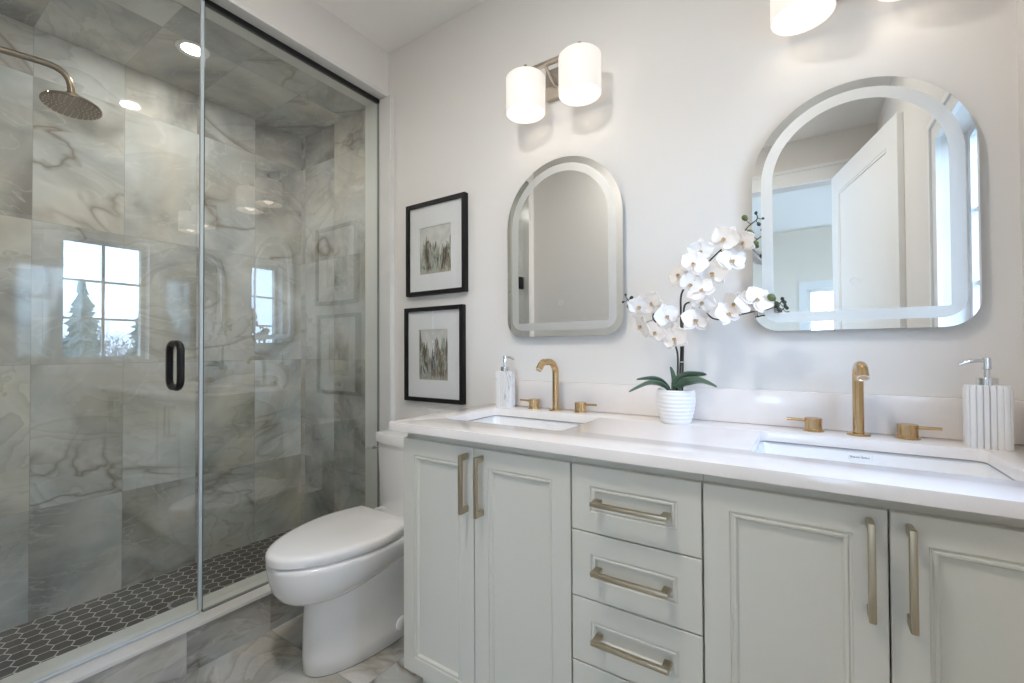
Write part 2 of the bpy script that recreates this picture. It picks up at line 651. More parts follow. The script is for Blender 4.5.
XZ = lambda u, v, t: (u, t, v)
YZ = lambda u, v, t: (t, u, v)
XY = lambda u, v, t: (u, v, t)


def obj(name, bm, mat, parent=None, origin=None, smooth=True, angle=35, recalc=True):
    """links bm (built in room coordinates) as one mesh object"""
    if recalc:
        bmesh.ops.recalc_face_normals(bm, faces=bm.faces)
    if origin is None:
        if parent is not None:
            o_ = Vector((0, 0, 0))
        else:
            xs = [v.co.x for v in bm.verts]
            ys = [v.co.y for v in bm.verts]
            zs = [v.co.z for v in bm.verts]
            o_ = Vector(((min(xs) + max(xs)) / 2, (min(ys) + max(ys)) / 2, min(zs)))
    else:
        o_ = Vector(origin)
    base = Vector((0, 0, 0))
    p = parent
    while p is not None:
        base += p.location
        p = p.parent
    if parent is not None:
        # own origin at the part's centre
        xs = [v.co.x for v in bm.verts]
        ys = [v.co.y for v in bm.verts]
        zs = [v.co.z for v in bm.verts]
        o_ = Vector(((min(xs) + max(xs)) / 2, (min(ys) + max(ys)) / 2, (min(zs) + max(zs)) / 2))
    for v in bm.verts:
        v.co -= o_
    me = bpy.data.meshes.new(name)
    bm.to_mesh(me)
    bm.free()
    mats = mat if isinstance(mat, (list, tuple)) else [mat]
    for m in mats:
        me.materials.append(m)
    if smooth:
        me.polygons.foreach_set('use_smooth', [True] * len(me.polygons))
        me.set_sharp_from_angle(angle=math.radians(angle))
    o = bpy.data.objects.new(name, me)
    COL.objects.link(o)
    if parent is not None:
        o.parent = parent
        o.location = o_ - base
    else:
        o.location = o_
    return o


def thing(name, label, cat, loc, group=None):
    o = bpy.data.objects.new(name, None)
    COL.objects.link(o)
    o.empty_display_size = 0.05
    o.location = loc
    o['label'] = label
    o['category'] = cat
    if group:
        o['group'] = group
    return o


def tag(o, label, cat, group=None):
    o['label'] = label
    o['category'] = cat
    if group:
        o['group'] = group
    return o


def struct(name, bm, mat, parent=None, smooth=False, label=None):
    o = obj(name, bm, mat, parent, smooth=smooth)
    if parent is None:
        o['kind'] = 'structure'
    if label:
        o['label'] = label
    return o


# ================================================================== SETTING
# floor of the bathroom
b = B()
box(b, XW, XR + 0.14, YF - 0.12, 0.0, -0.10, 0.0)
struct('floor', b, M['tile_floor'])
# vanity wall
b = B()
box(b, XW - 0.002, XR + 0.14, 0.0, 0.12, -0.10, CEIL + 0.1)
struct('wall_back', b, M['wall'])
# ceiling
b = B()
box(b, XB - 0.1, XR + 0.14, YF - 0.12, 0.12, CEIL, CEIL + 0.1)
struct('ceiling', b, M['ceil'])
# right wall with its window opening
WY0, WY1, WZ0, WZ1 = -0.803, -0.308, 1.095, 1.985
b = B()
plate(b, rect(YF - 0.12, 0.0, -0.10, CEIL), [rect(WY0, WY1, WZ0, WZ1)], XR, XR + 0.14, YZ)
struct('wall_right', b, M['wall'])
# left wall: above the shower opening and the full wall beyond it
b = B()
plate(b, [(YF - 0.12, -0.10), (-1.50, -0.10), (-1.50, ZS + 0.018), (0.0, ZS + 0.018), (0.0, CEIL), (YF - 0.12, CEIL)], [], XW - 0.15, XW, YZ)
struct('wall_left', b, M['wall'])
# wall behind the camera, with the doorway
DX0, DX1, DZ = -0.66, 0.20, 2.42
b = B()
plate(b, [(XW, -0.10), (DX0, -0.10), (DX0, DZ), (DX1, DZ), (DX1, -0.10), (XR + 0.14, -0.10), (XR + 0.14, CEIL), (XW, CEIL)], [], YF - 0.12, YF, XZ)
struct('wall_front', b, M['wall'])
b = B()
box(b, XW + 0.001, -0.80, YF, -1.60, -0.1, CEIL)
struct('wall_front_left', b, M['wall'])
# shower shell
b = B()
box(b, XB - 0.1, XB, YE - 0.1, 0.0, ZF - 0.1, ZS + 0.1)
struct('wall_shower_back', b, M['tile_back'])
b = B()
box(b, XB - 0.1, -2.018, -0.012, 0.12, ZF - 0.1, ZS + 0.1)
struct('wall_shower_right', b, M['tile_side'])
b = B()
box(b, XB, -2.018, YE - 0.1, YE, ZF - 0.1, ZS + 0.1)
struct('wall_shower_left', b, M['tile_end'])
b = B()
box(b, XB, -2.017, YE, -0.012, ZS, ZS + 0.1)
struct('ceiling_shower', b, M['tile_ceil'])
b = B()
box(b, XB, -2.0, YE, -0.012, ZF - 0.1, ZF)
struct('floor_shower', b, M['hex'])
# curb with its slab, jambs and header slab
b = B()
box(b, -2.015, -1.857, -1.50, 0.0, -0.05, 0.157)
struct('trim_1', b, M['tile_curb'], label='tiled shower curb')
b = B()
box(b, -2.032, -1.845, -1.50, 0.0, 0.157, 0.172, 0.002)
struct('trim_2', b, M['curb'], label='white slab on the shower curb')
b = B()
box(b, -2.024, -1.818, -0.03, 0.0, 0.172, ZS, 0.002)
struct('trim_3', b, M['curb'], label='white slab jamb beside the toilet')
b = B()
box(b, -2.024, -1.845, -1.50, 0.0, ZS, ZS + 0.018, 0.002)
struct('trim_4', b, M['curb'], label='white header slab over the shower opening')
b = B()
box(b, -2.024, -1.845, -1.52, -1.49, 0.172, ZS, 0.002)
struct('trim_5', b, M['curb'], label='white slab jamb on the hinge side')
# baseboards
b = B()
box(b, -1.818, -1.13, -0.014, 0.0, 0.0, 0.11, 0.003)
struct('baseboard_back', b, M['trim'])
b = B()
box(b, XR - 0.014, XR, YF, -0.62, 0.0, 0.11, 0.003)
struct('baseboard_right', b, M['trim'])
b = B()
box(b, XW, XW + 0.014, -1.60, -1.53, 0.0, 0.11, 0.003)
struct('baseboard_left', b, M['trim'])
b = B()
box(b, XW + 0.014, -0.80, -1.60, -1.586, 0.0, 0.11, 0.003)
struct('baseboard_front', b, M['trim'])
# door casing of the doorway
b = B()
plate(b, [(DX0 - 0.09, 0.0), (DX0, 0.0), (DX0, DZ), (DX1, DZ), (DX1, 0.0), (DX1 + 0.09, 0.0), (DX1 + 0.09, DZ + 0.10), (DX0 - 0.09, DZ + 0.10)], [], YF, YF + 0.018, XZ)
plate(b, [(DX0 - 0.105, DZ + 0.10), (DX1 + 0.105, DZ + 0.10), (DX1 + 0.105, DZ + 0.125), (DX0 - 0.105, DZ + 0.125)], [], YF, YF + 0.03, XZ)
struct('trim_6', b, M['trim'], label='white casing around the doorway')

# window_1: small window in the right wall (seen only in reflections)
win = thing('window_1', '', '', (XR + 0.085, (WY0 + WY1) / 2, WZ0))
del win['label'], win['category']
win['kind'] = 'structure'
b = B()
plate(b, rect(WY0, WY1, WZ0, WZ1), [rect(WY0 + 0.03, WY1 - 0.03, WZ0 + 0.03, WZ1 - 0.03)], XR + 0.075, XR + 0.12, YZ)
obj('window_frame', b, M['trim'], win, smooth=False)
b = B()
ymid = (WY0 + WY1) / 2
box(b, XR + 0.088, XR + 0.108, ymid - 0.008, ymid + 0.008, WZ0 + 0.03, WZ1 - 0.03)
for k in (1, 2):
    z = WZ0 + 0.03 + (WZ1 - WZ0 - 0.06) * k / 3
    box(b, XR + 0.089, XR + 0.107, WY0 + 0.03, WY1 - 0.03, z - 0.008, z + 0.008)
obj('muntin_grid', b, M['trim'], win, smooth=False)
b = B()
box(b, XR + 0.095, XR + 0.101, WY0 + 0.03, WY1 - 0.03, WZ0 + 0.03, WZ1 - 0.03)
obj('window_pane', b, M['clear'], win, smooth=False)
b = B()
plate(b, rect(WY0 - 0.085, WY1 + 0.085, WZ0 - 0.085, WZ1 + 0.085), [rect(WY0 + 0.002, WY1 - 0.002, WZ0 + 0.002, WZ1 - 0.002)], XR - 0.016, XR, YZ)
plate(b, rect(WY0 - 0.085, WY1 + 0.085, WZ0 - 0.085, WZ1 + 0.085), [rect(WY0 - 0.06, WY1 + 0.06, WZ0 - 0.06, WZ1 + 0.06)], XR - 0.024, XR - 0.0155, YZ)
obj('window_casing', b, M['trim'], win, smooth=False)

# ------------------------------------------------------------------ the open door behind the camera
hinge = Vector((0.185, YF + 0.03, 0.012))
tip = Vector((0.428, -1.530, 0.012))
du_ = (tip - hinge)
DW = du_.length
du_.normalize()
dn_ = Vector((-du_.y, du_.x, 0))     # towards -x: the face the mirror shows
doorfn = lambda u, v, t: hinge + du_ * u + dn_ * t + Vector((0, 0, v))
DH = 2.405
b = B()
plate(b, rect(0, DW, 0, DH), [rect(0.12, DW - 0.12, 0.25, 0.95), rect(0.12, DW - 0.12, 1.10, DH - 0.14)], -0.035, 0.0, doorfn)
door = obj('door_1', b, M['trim'], None, smooth=False)
door['kind'] = 'structure'
for (z0, z1) in ((0.25, 0.95), (1.10, DH - 0.14)):
    b = B()
    plate(b, rect(0.12, DW - 0.12, z0, z1), [], -0.026, -0.009, doorfn)
    plate(b, rect(0.12, DW - 0.12, z0, z1), [rect(0.135, DW - 0.135, z0 + 0.015, z1 - 0.015)], -0.010, -0.003, doorfn)
    obj('door_panel', b, M['trim'], door, smooth=False)
b = B()
pk = doorfn(DW - 0.06, 0.98, 0)
lathe(b, [(0, 0), (0.028, 0), (0.028, 0.006), (0.012, 0.010), (0.012, 0.045), (0, 0.047)], pk, dirv=dn_)
tube(b, [pk + dn_ * 0.04, pk + dn_ * 0.042 - du_ * 0.03, pk + dn_ * 0.042 - du_ * 0.11], 0.009)
lathe(b, [(0, 0), (0.028, 0), (0.028, 0.006), (0.012, 0.010), (0.012, 0.03), (0, 0.03)], pk - dn_ * 0.035, dirv=-dn_)
obj('door_handle', b, M['black'], door)

# ------------------------------------------------------------------ bedroom beyond the doorway
BX0, BX1, BY0 = -2.6, 2.6, -6.4
b = B()
box(b, BX0, BX1, BY0 - 0.1, YF - 0.12, -0.10, 0.0)
struct('floor_bedroom', b, M['wood'])
b = B()
box(b, BX0 - 0.1, BX1 + 0.1, BY0 - 0.1, YF - 0.12, 2.95, 3.05)
box(b, -1.4, 1.6, -5.6, -3.6, 2.80, 2.95)
struct('ceiling_bedroom', b, M['ceil'])
b = B()
plate(b, rect(BY0 - 0.1, YF - 0.12, -0.1, 2.95), [rect(-4.6, -3.2, 0.7, 2.3)], BX0 - 0.1, BX0, YZ)
struct('wall_bedroom_left', b, M['bedroom'])
b = B()
plate(b, rect(BY0 - 0.1, YF - 0.12, -0.1, 2.95), [rect(-5.6, -3.4, 0.7, 2.4)], BX1, BX1 + 0.1, YZ)
struct('wall_bedroom_right', b, M['bedroom'])
b = B()
plate(b, rect(BX0, BX1, -0.1, 2.95), [rect(0.05, 1.95, 0.85, 2.05)], BY0 - 0.12, BY0, XZ)
struct('wall_bedroom_far', b, M['bedroom'])
w4 = thing('fill_window_left', '', '', (BX0, -3.9, 0.7))  # window added in the left wall to brighten the bedroom
del w4['label'], w4['category']
w4['kind'] = 'structure'
b = B()
plate(b, rect(-4.6, -3.2, 0.7, 2.3), [rect(-4.54, -3.93, 0.76, 2.24), rect(-3.87, -3.26, 0.76, 2.24)], BX0 - 0.08, BX0 - 0.03, YZ)
obj('window_frame', b, M['trim'], w4, smooth=False)
b = B()
box(b, BX0 - 0.058, BX0 - 0.052, -4.54, -3.93, 0.76, 2.24)
box(b, BX0 - 0.058, BX0 - 0.052, -3.87, -3.26, 0.76, 2.24)
obj('window_pane', b, M['clear'], w4, smooth=False)
w3 = thing('fill_window_right', '', '', (BX1, -4.5, 0.7))  # large added opening, lets extra daylight into the bedroom
del w3['label'], w3['category']
w3['kind'] = 'structure'
b = B()
plate(b, rect(-5.6, -3.4, 0.7, 2.4), [rect(-5.54, -4.53, 0.76, 2.34), rect(-4.47, -3.46, 0.76, 2.34)], BX1 + 0.03, BX1 + 0.08, YZ)
obj('window_frame', b, M['trim'], w3, smooth=False)
b = B()
box(b, BX1 + 0.052, BX1 + 0.058, -5.54, -4.53, 0.76, 2.34)
box(b, BX1 + 0.052, BX1 + 0.058, -4.47, -3.46, 0.76, 2.34)
obj('window_pane', b, M['clear'], w3, smooth=False)
b = B()
plate(b, [(BX0, 0.0), (XW, 0.0), (XW, CEIL), (XR + 0.14, CEIL), (XR + 0.14, 0), (BX1, 0), (BX1, 2.95), (BX0, 2.95)], [], YF - 0.13, YF - 0.12, XZ)
struct('wall_bedroom_near', b, M['bedroom'])
w2 = thing('window_2', '', '', (1.0, BY0, 0.85))
del w2['label'], w2['category']
w2['kind'] = 'structure'
b = B()
plate(b, rect(-0.05, 2.05, 0.75, 2.16), [rect(0.052, 1.948, 0.852, 2.048)], BY0, BY0 + 0.02, XZ)
obj('window_casing', b, M['trim'], w2, smooth=False)
b = B()
plate(b, rect(0.05, 1.95, 0.85, 2.05), [rect(0.10, 0.97, 0.90, 2.0), rect(1.03, 1.90, 0.90, 2.0)], BY0 - 0.09, BY0 - 0.05, XZ)
obj('window_frame', b, M['trim'], w2, smooth=False)
b = B()
box(b, 0.10, 0.97, BY0 - 0.073, BY0 - 0.067, 0.9, 2.0)
box(b, 1.03, 1.90, BY0 - 0.073, BY0 - 0.067, 0.9, 2.0)
obj('window_pane', b, M['clear'], w2, smooth=False)

# ------------------------------------------------------------------ outdoors (seen mirrored in the shower glass)
b = B()
box(b, 1.2, 90, -60, 60, -3.2, -3.0)
go = struct('ground', b, M['lawn'])


def conifer(loc, h, r, label, seed):
    rnd = random.Random(seed)
    t = thing('conifer_tree', label, 'tree', loc, None)
    x, y, z = loc
    b = B()
    tube(b, [(x, y, z), (x, y, z + h * 0.95)], [h * 0.018, 0.004], 8)
    obj('trunk', b, M['bark'], t)
    b = B()
    n = 60
    for i in range(n):
        f = i / n
        zz = z + h * (0.08 + 0.90 * f)
        rr = (r * (1 - f) ** 0.85 + 0.06) * rnd.uniform(0.75, 1.1)
        k = max(8, int(30 * (1 - f) + 8))
        for j in range(k):
            a = 2 * math.pi * (j + rnd.random() * 0.8) / k
            L = rr * rnd.uniform(0.55, 1.2)
            dv = Vector((math.cos(a), math.sin(a), 0))
            sd = Vector((-math.sin(a), math.cos(a), 0))
            p0 = Vector((x, y, zz + 0.05 + 0.2 * (1 - f)))
            p1 = p0 + dv * L * 0.55 + Vector((0, 0, -0.10 * L))
            p2 = p0 + dv * L + Vector((0, 0, -0.34 * L + rnd.uniform(-0.1, 0.1)))
            wd = 0.11 * L + 0.02
            up = Vector((0, 0, 0.05 + 0.05 * L))
            va = b.verts.new(p0)
            vb, vc = b.verts.new(p1 + sd * wd), b.verts.new(p1 - sd * wd)
            vu, vd = b.verts.new(p1 + up), b.verts.new(p1 - up * 1.5)
            ve = b.verts.new(p2)
            for q in ((va, vb, vu), (va, vu, vc), (va, vd, vb), (va, vc, vd), (vb, ve, vu), (vu, ve, vc), (vd, ve, vb), (vc, ve, vd)):
                b.faces.new(q)
    obj('foliage', b, M['needles'], t, smooth=False)
    return t


def bare_tree(loc, h, label, seed):
    rnd = random.Random(seed)
    x, y, z = loc
    b = B()

    def branch(p, d, L, r, lev):
        q = p + d * L * 0.5 + Vector((rnd.uniform(-1, 1), rnd.uniform(-1, 1), 0)) * L * 0.05
        e = p + d * L
        tube(b, [p, q, e], [r, r * 0.8, r * 0.55], 4 if lev > 1 else 7, caps=False)
        if lev >= 6:
            return
        for k in range(3 if lev < 4 else 2):
            nd = (d + Vector((rnd.uniform(-1, 1), rnd.uniform(-1, 1), rnd.uniform(-0.25, 0.6))) * 0.75).normalized()
            branch(p + d * L * rnd.uniform(0.6, 1.0), nd, L * rnd.uniform(0.58, 0.8), r * 0.58, lev + 1)
    branch(Vector((x, y, z)), Vector((0, 0, 1)), h * 0.3, h * 0.018, 0)
    o = obj('bare_tree', b, M['bark'], None, smooth=True)
    tag(o, label, 'tree')
    return o


conifer((10.0, 1.38, -3.0), 5.9, 1.0, 'tall dark conifer outside, mirrored at the left of the window reflection', 3)
conifer((17.0, 4.6, -3.0), 6.2, 1.3, 'farther conifer outside, mirrored low at the right of the window reflection', 8)
bare_tree((14.0, 2.9, -3.0), 6.3, 'leafless grey tree outside, right of the tall conifer in the window reflection', 5)
bare_tree((11.0, -6.2, -3.0), 6.0, 'leafless grey tree outside, low in the window mirrored by the left mirror', 6)
bare_tree((30.0, 0.8, -3.0), 8.6, 'leafless grey tree outside, far behind the tall conifer', 9)
bare_tree((19.0, 3.3, -3.0), 7.2, 'leafless grey tree outside, behind the tree right of the conifer', 12)
bare_tree((26.0, 5.4, -3.0), 8.2, 'farthest leafless grey tree outside, at the right of the window reflection', 14)
bare_tree((25.0, 3.6, -3.0), 8.0, 'leafless grey tree outside, far back near the middle of the window reflection', 15)


# ================================================================== VANITY
CY = -0.563          # cabinet body front
DYF = -0.583         # door face
ZT, ZBOT = 0.867, 0.103


def ring_front(bm, x0, x1, z0, z1, prof, back):
    """front panel: prof lists (inset, depth behind face); closed at the back"""
    loops = []
    loops.append([(x0, back, z0), (x1, back, z0), (x1, back, z1), (x0, back, z1)])
    for ins, d in prof:
        y = DYF + d
        loops.append([(x0 + ins, y, z0 + ins), (x1 - ins, y, z0 + ins), (x1 - ins, y, z1 - ins), (x0 + ins, y, z1 - ins)])
    loft(bm, loops)
    return bm


DOORP = [(0.0, 0.0015), (0.0015, 0.0), (0.0505, 0.0), (0.0525, 0.0035), (0.0555, 0.0035), (0.058, 0.0008), (0.0625, 0.0014), (0.066, 0.0075), (0.0665, 0.0085)]


def pull_v(parent, x, z0, z1):
    b = B()
    box(b, x - 0.0055, x + 0.0055, -0.622, -0.610, z0, z1, 0.002, 2)
    for z in (z0 + 0.009, z1 - 0.009):
        box(b, x - 0.005, x + 0.005, -0.613, DYF, z - 0.009, z + 0.009, 0.0015, 1)
    return obj('pull_handle', b, M['champagne'], parent)


def pull_h(parent, x0, x1, z):
    b = B()
    box(b, x0, x1, -0.622, -0.610, z - 0.0055, z + 0.0055, 0.002, 2)
    for x in (x0 + 0.009, x1 - 0.009):
        box(b, x - 0.009, x + 0.009, -0.613, DYF, z - 0.005, z + 0.005, 0.0015, 1)
    return obj('pull_handle', b, M['champagne_h'], parent)


def cabinet_body(parent, x0, x1):
    b = B()
    # carcass panels, front rail, toe kick
    box(b, x0, x0 + 0.018, CY, -0.02, ZBOT, 0.893)
    box(b, x1 - 0.018, x1, CY, -0.02, ZBOT, 0.893)
    box(b, x0 + 0.018, x1 - 0.018, CY + 0.001, -0.02, ZBOT, ZBOT + 0.018)
    box(b, x0 + 0.018, x1 - 0.018, -0.035, -0.02, ZBOT + 0.018, 0.893)
    box(b, x0 + 0.018, x1 - 0.018, CY, CY + 0.02, 0.80, 0.893)
    box(b, x0 + 0.002, x1 - 0.002, -0.495, -0.02, 0.0, ZBOT)
    return obj('cabinet_body', b, M['cab'], parent, smooth=False)


def door_cabinet(name, label, x0, x1, gap, pulls):
    t = thing(name, label, 'cabinet', ((x0 + x1) / 2, -0.29, 0))
    cabinet_body(t, x0, x1)
    for (a, c, px) in ((x0 + 0.0015, gap - 0.0015, pulls[0]), (gap + 0.0015, x1 - 0.0015, pulls[1])):
        b = B()
        ring_front(b, a, c, ZBOT + 0.001, ZT, DOORP, CY - 0.001)
        d = obj('cabinet_door', b, M['cab'], t, smooth=False)
        pull_v(d, px, 0.676, 0.851)
    return t


door_cabinet('vanity_cabinet', 'sage grey two-door vanity cabinet beside the toilet, under the left sink', -1.123, -0.5045, -0.8215, (-0.846, -0.789))
door_cabinet('vanity_cabinet', 'sage grey two-door vanity cabinet under the right sink', -0.1875, 0.436, 0.1235, (0.096, 0.151))

t = thing('drawer_cabinet', 'sage grey stack of drawers with horizontal bar pulls, between the two door cabinets', 'cabinet', (-0.346, -0.29, 0))
cabinet_body(t, -0.5035, -0.1885)
for z0, z1 in ((0.7015, 0.867), (0.5345, 0.6985), (0.3715, 0.5315), (0.104, 0.3685)):
    b = B()
    ring_front(b, -0.5015, -0.1905, z0, z1, DOORP[:-1] if z1 - z0 < 0.2 else DOORP, CY - 0.001)
    d = obj('drawer', b, M['cab'], t, smooth=False)
    pull_h(d, -0.437, -0.254, (z0 + z1) / 2)

# filler strip against the right wall
b = B()
box(b, 0.4365, 0.4555, CY - 0.018, -0.02, 0.0, 0.893)
tag(obj('filler_strip', b, M['cab'], smooth=False), 'narrow sage grey filler strip between right sink cabinet and side wall', 'filler')

# countertop with two cut-outs
S1 = (-1.056, -0.598)
S2 = (-0.107, 0.351)
SY0, SY1 = -0.452, -0.142
b = B()
plate(b, rect(-1.1625, XR - 0.001, -0.608, -0.001), [rect(S1[0], S1[1], SY0, SY1, 0.022), rect(S2[0], S2[1], SY0, SY1, 0.022)], 0.893, H, XY)
bmesh.ops.remove_doubles(b, verts=b.verts, dist=1e-5)
eds = [e for e in b.edges if abs(e.verts[0].co.z - H) < 1e-4 and abs(e.verts[1].co.z - H) < 1e-4 and len(e.link_faces) == 2 and any(abs(f.normal.z) < 0.5 for f in e.link_faces)]
bmesh.ops.bevel(b, geom=eds, offset=0.002, segments=2, affect='EDGES', profile=0.5)
ct = obj('countertop', b, M['counter'], None, smooth=True, angle=30)
tag(ct, 'long white quartz countertop with two sink cut-outs on the sage cabinets', 'countertop')
b = B()
box(b, -1.1625, XR - 0.001, -0.018, -0.001, H, 1.028, 0.0015, 2)
tag(obj('backsplash', b, M['counter']), 'low white quartz upstand along the wall behind both faucets', 'backsplash')


def sink(label, x0, x1, sticker):
    t = thing('sink', label, 'sink', ((x0 + x1) / 2, (SY0 + SY1) / 2, 0.74), 'undermount sinks')
    b = B()
    rings = []

    def rr(ins, z, r):
        return [(u, v, z) for u, v in rect(x0 - 0.006 + ins, x1 + 0.006 - ins, SY0 - 0.006 + ins, SY1 + 0.006 - ins, r, 6)]
    # outer shell up, then lip, then inner bowl
    rings += [rr(0.03, 0.742, 0.03), rr(-0.006, 0.78, 0.03), rr(-0.02, 0.885, 0.03), rr(-0.02, 0.893, 0.03), rr(0.0, 0.893, 0.03), rr(0.002, 0.889, 0.03), rr(0.012, 0.80, 0.032), rr(0.022, 0.775, 0.036), rr(0.05, 0.763, 0.04), rr(0.12, 0.757, 0.02)]
    loft(b, rings)
    obj('basin', b, M['porcelain'], t, angle=50)
    b = B()
    lathe(b, [(0, 0.0005), (0.03, 0.0005), (0.031, 0.003), (0.024, 0.0045), (0.019, 0.003), (0, 0.006)], ((x0 + x1) / 2, (SY0 + SY1) / 2, 0.757))
    obj('drain', b, M['gold'], t)
    b = B()
    plate(b, rect(x0 - 0.004, x1 + 0.004, SY0 - 0.004, SY1 + 0.004, 0.024), [rect(x0 + 0.0004, x1 - 0.0004, SY0 + 0.0004, SY1 - 0.0004, 0.022)], 0.8900, 0.8926, XY)
    obj('sealant_bead', b, M['bead'], t)
    if sticker:
        cx, yb = (0.120 if sticker == 2 else -0.80), SY1 + 0.0015
        w = 0.025 if sticker == 2 else 0.017
        b = B()
        plate(b, rect(cx - w, cx + w, 0.864, 0.880), [], yb, yb - 0.0012, XZ)
        s = obj('label_sticker', b, M['sticker'], t, smooth=False)
        if sticker == 2:
            s['label'] = 'small white maker sticker with dark lettering'
            cu = bpy.data.curves.new('lettering', 'FONT')
            cu.body = 'Rosson Bolari'
            cu.size = 0.0072
            cu.align_x = 'CENTER'
            cu.align_y = 'CENTER'
            cu.extrude = 0.0002
            tmp = bpy.data.objects.new('lettering', cu)
            me = bpy.data.meshes.new_from_object(tmp)
            bpy.data.objects.remove(tmp)
            bb = bmesh.new()
            bb.from_mesh(me)
            bmesh.ops.transform(bb, matrix=Matrix.Translation((cx, yb - 0.0014, 0.872)) @ Matrix.Rotation(math.radians(90), 4, 'X'), verts=bb.verts)
            obj('lettering', bb, M['ink'], s, smooth=False)
    return t


sink('white rectangular undermount sink nearer the toilet, below the left mirror', S1[0], S1[1], 1)
sink('white rectangular undermount sink at the right, with a small lettered sticker on its back wall', S2[0], S2[1], 2)


def faucet(label, x, lx, rx, yawdir, group='brushed gold widespread faucets'):
    t = thing('faucet', label, 'faucet', (x, -0.075, H), group)
    y = -0.075
    b = B()
    lathe(b, [(0, 0), (0.027, 0), (0.027, 0.004), (0.025, 0.006), (0, 0.006)], (x, y, H))
    obj('base_flange', b, M['gold'], t)
    b = B()
    R_ = 0.045
    d = Vector((yawdir[0], yawdir[1], 0)).normalized()
    pts = [Vector((x, y, H + 0.006)), Vector((x, y, H + 0.08)), Vector((x, y, H + 0.147))]
    for k in range(1, 9):
        a = math.radians(90 * k / 8)
        pts.append(Vector((x, y, H + 0.147)) + d * R_ * (1 - math.cos(a)) + Vector((0, 0, R_ * math.sin(a))))
    last = pts[-1]
    pts.append(last + d * 0.025)
    for k in range(1, 8):
        a = math.radians(54 * k / 7)
        pts.append(last + d * (0.025 + 0.036 * math.sin(a)) + Vector((0, 0, -0.036 * (1 - math.cos(a)))))
    e = pts[-1]
    dd = (pts[-1] - pts[-2]).normalized()
    pts.append(e + dd * 0.018)
    tube(b, pts, 0.0128, 24)
    obj('spout', b, M['gold'], t, angle=60)
    b = B()
    tipp = pts[-1]
    lathe(b, [(0.0132, 0), (0.0132, 0.0012), (0.0105, 0.0012), (0.0095, -0.001), (0, -0.001)], tipp, dirv=dd)
    obj('aerator', b, M['chrome'], t)
    for hx, s in ((lx, -1), (rx, 1)):
        b = B()
        lathe(b, [(0, 0), (0.026, 0), (0.026, 0.004), (0.0215, 0.005), (0.0215, 0.037), (0.0205, 0.038), (0, 0.038)], (hx, y + 0.01, H))
        h = obj('valve_handle', b, M['gold'], t)
        b = B()
        tube(b, [(hx + s * 0.018, y + 0.01, H + 0.030), (hx + s * 0.066, y + 0.008, H + 0.031)], 0.0042, 12)
        obj('lever', b, M['gold'], h)
    return t


faucet('brushed gold gooseneck faucet with two lever handles at the left sink', -0.815, -0.919, -0.714, (-0.12, -1))
faucet('brushed gold gooseneck faucet with two lever handles at the right sink', 0.1235, 0.021, 0.227, (0.02, -1))


def dispenser(label, cx, cy, w, d, h, spout):
    t = thing('soap_dispenser', label, 'soap dispenser', (cx, cy, H), 'marble soap dispensers')
    b = B()
    # fluted body: rounded block with vertical grooves
    base = []
    n = 160
    rc = 0.018
    outline = rect(cx - w / 2, cx + w / 2, cy - d / 2, cy + d / 2, rc, 14)
    # resample and carve grooves by arc length
    pts = [Vector((u, v, 0)) for u, v in outline]
    L = [0]
    for i in range(len(pts)):
        L.append(L[-1] + (pts[(i + 1) % len(pts)] - pts[i]).length)
    per = L[-1]
    ngro = 20
    fine = []
    for k in range(ngro * 10):
        s = per * k / (ngro * 10)
        i = max(j for j in range(len(L) - 1) if L[j] <= s + 1e-9)
        p = pts[i].lerp(pts[(i + 1) % len(pts)], (s - L[i]) / max(1e-9, L[i + 1] - L[i]))
        ph = (k % 10) / 10.0
        gr = 0.0060 if k % 10 == 0 else (0.0007 if k % 10 in (1, 9) else 0.0)
        inward = Vector((cx, cy, 0)) - p
        inward.normalize()
        fine.append(p + inward * gr)

    def ring(scale, z):
        return [(cx + (p.x - cx) * scale, cy + (p.y - cy) * scale, z) for p in fine]
    loft(b, [ring(0.96, H), ring(1.0, H + 0.003), ring(1.0, H + h - 0.010), ring(0.975, H + h - 0.003), ring(0.92, H + h)])
    obj('bottle', b, M['marble'], t, angle=25)
    b = B()
    z = H + h
    lathe(b, [(0, 0), (0.019, 0), (0.019, 0.017), (0.018, 0.018), (0.006, 0.018), (0.006, 0.036), (0.0085, 0.038), (0.0085, 0.062), (0.0075, 0.065), (0.0, 0.065)], (cx, cy, z), seg=28)
    p = obj('pump', b, M['chrome'], t)
    b = B()
    sd = Vector((spout[0], spout[1], 0)).normalized()
    c0 = Vector((cx, cy, z + 0.057))
    tube(b, smooth_path([c0, c0 + sd * 0.02 + Vector((0, 0, 0.001)), c0 + sd * 0.037 + Vector((0, 0, -0.002)), c0 + sd * 0.052 + Vector((0, 0, -0.009))], 4), [0.0045] * 8 + [0.004, 0.0037, 0.0034, 0.003, 0.0028], 12)
    obj('nozzle', b, M['chrome'], p)
    return t


dispenser('fluted white marble soap dispenser standing left of the left faucet', -1.050, -0.082, 0.080, 0.052, 0.150, (1, -0.15))
dispenser('fluted white marble soap dispenser in the counter corner right of the right faucet', 0.364, -0.112, 0.080, 0.052, 0.150, (-1, -0.25))


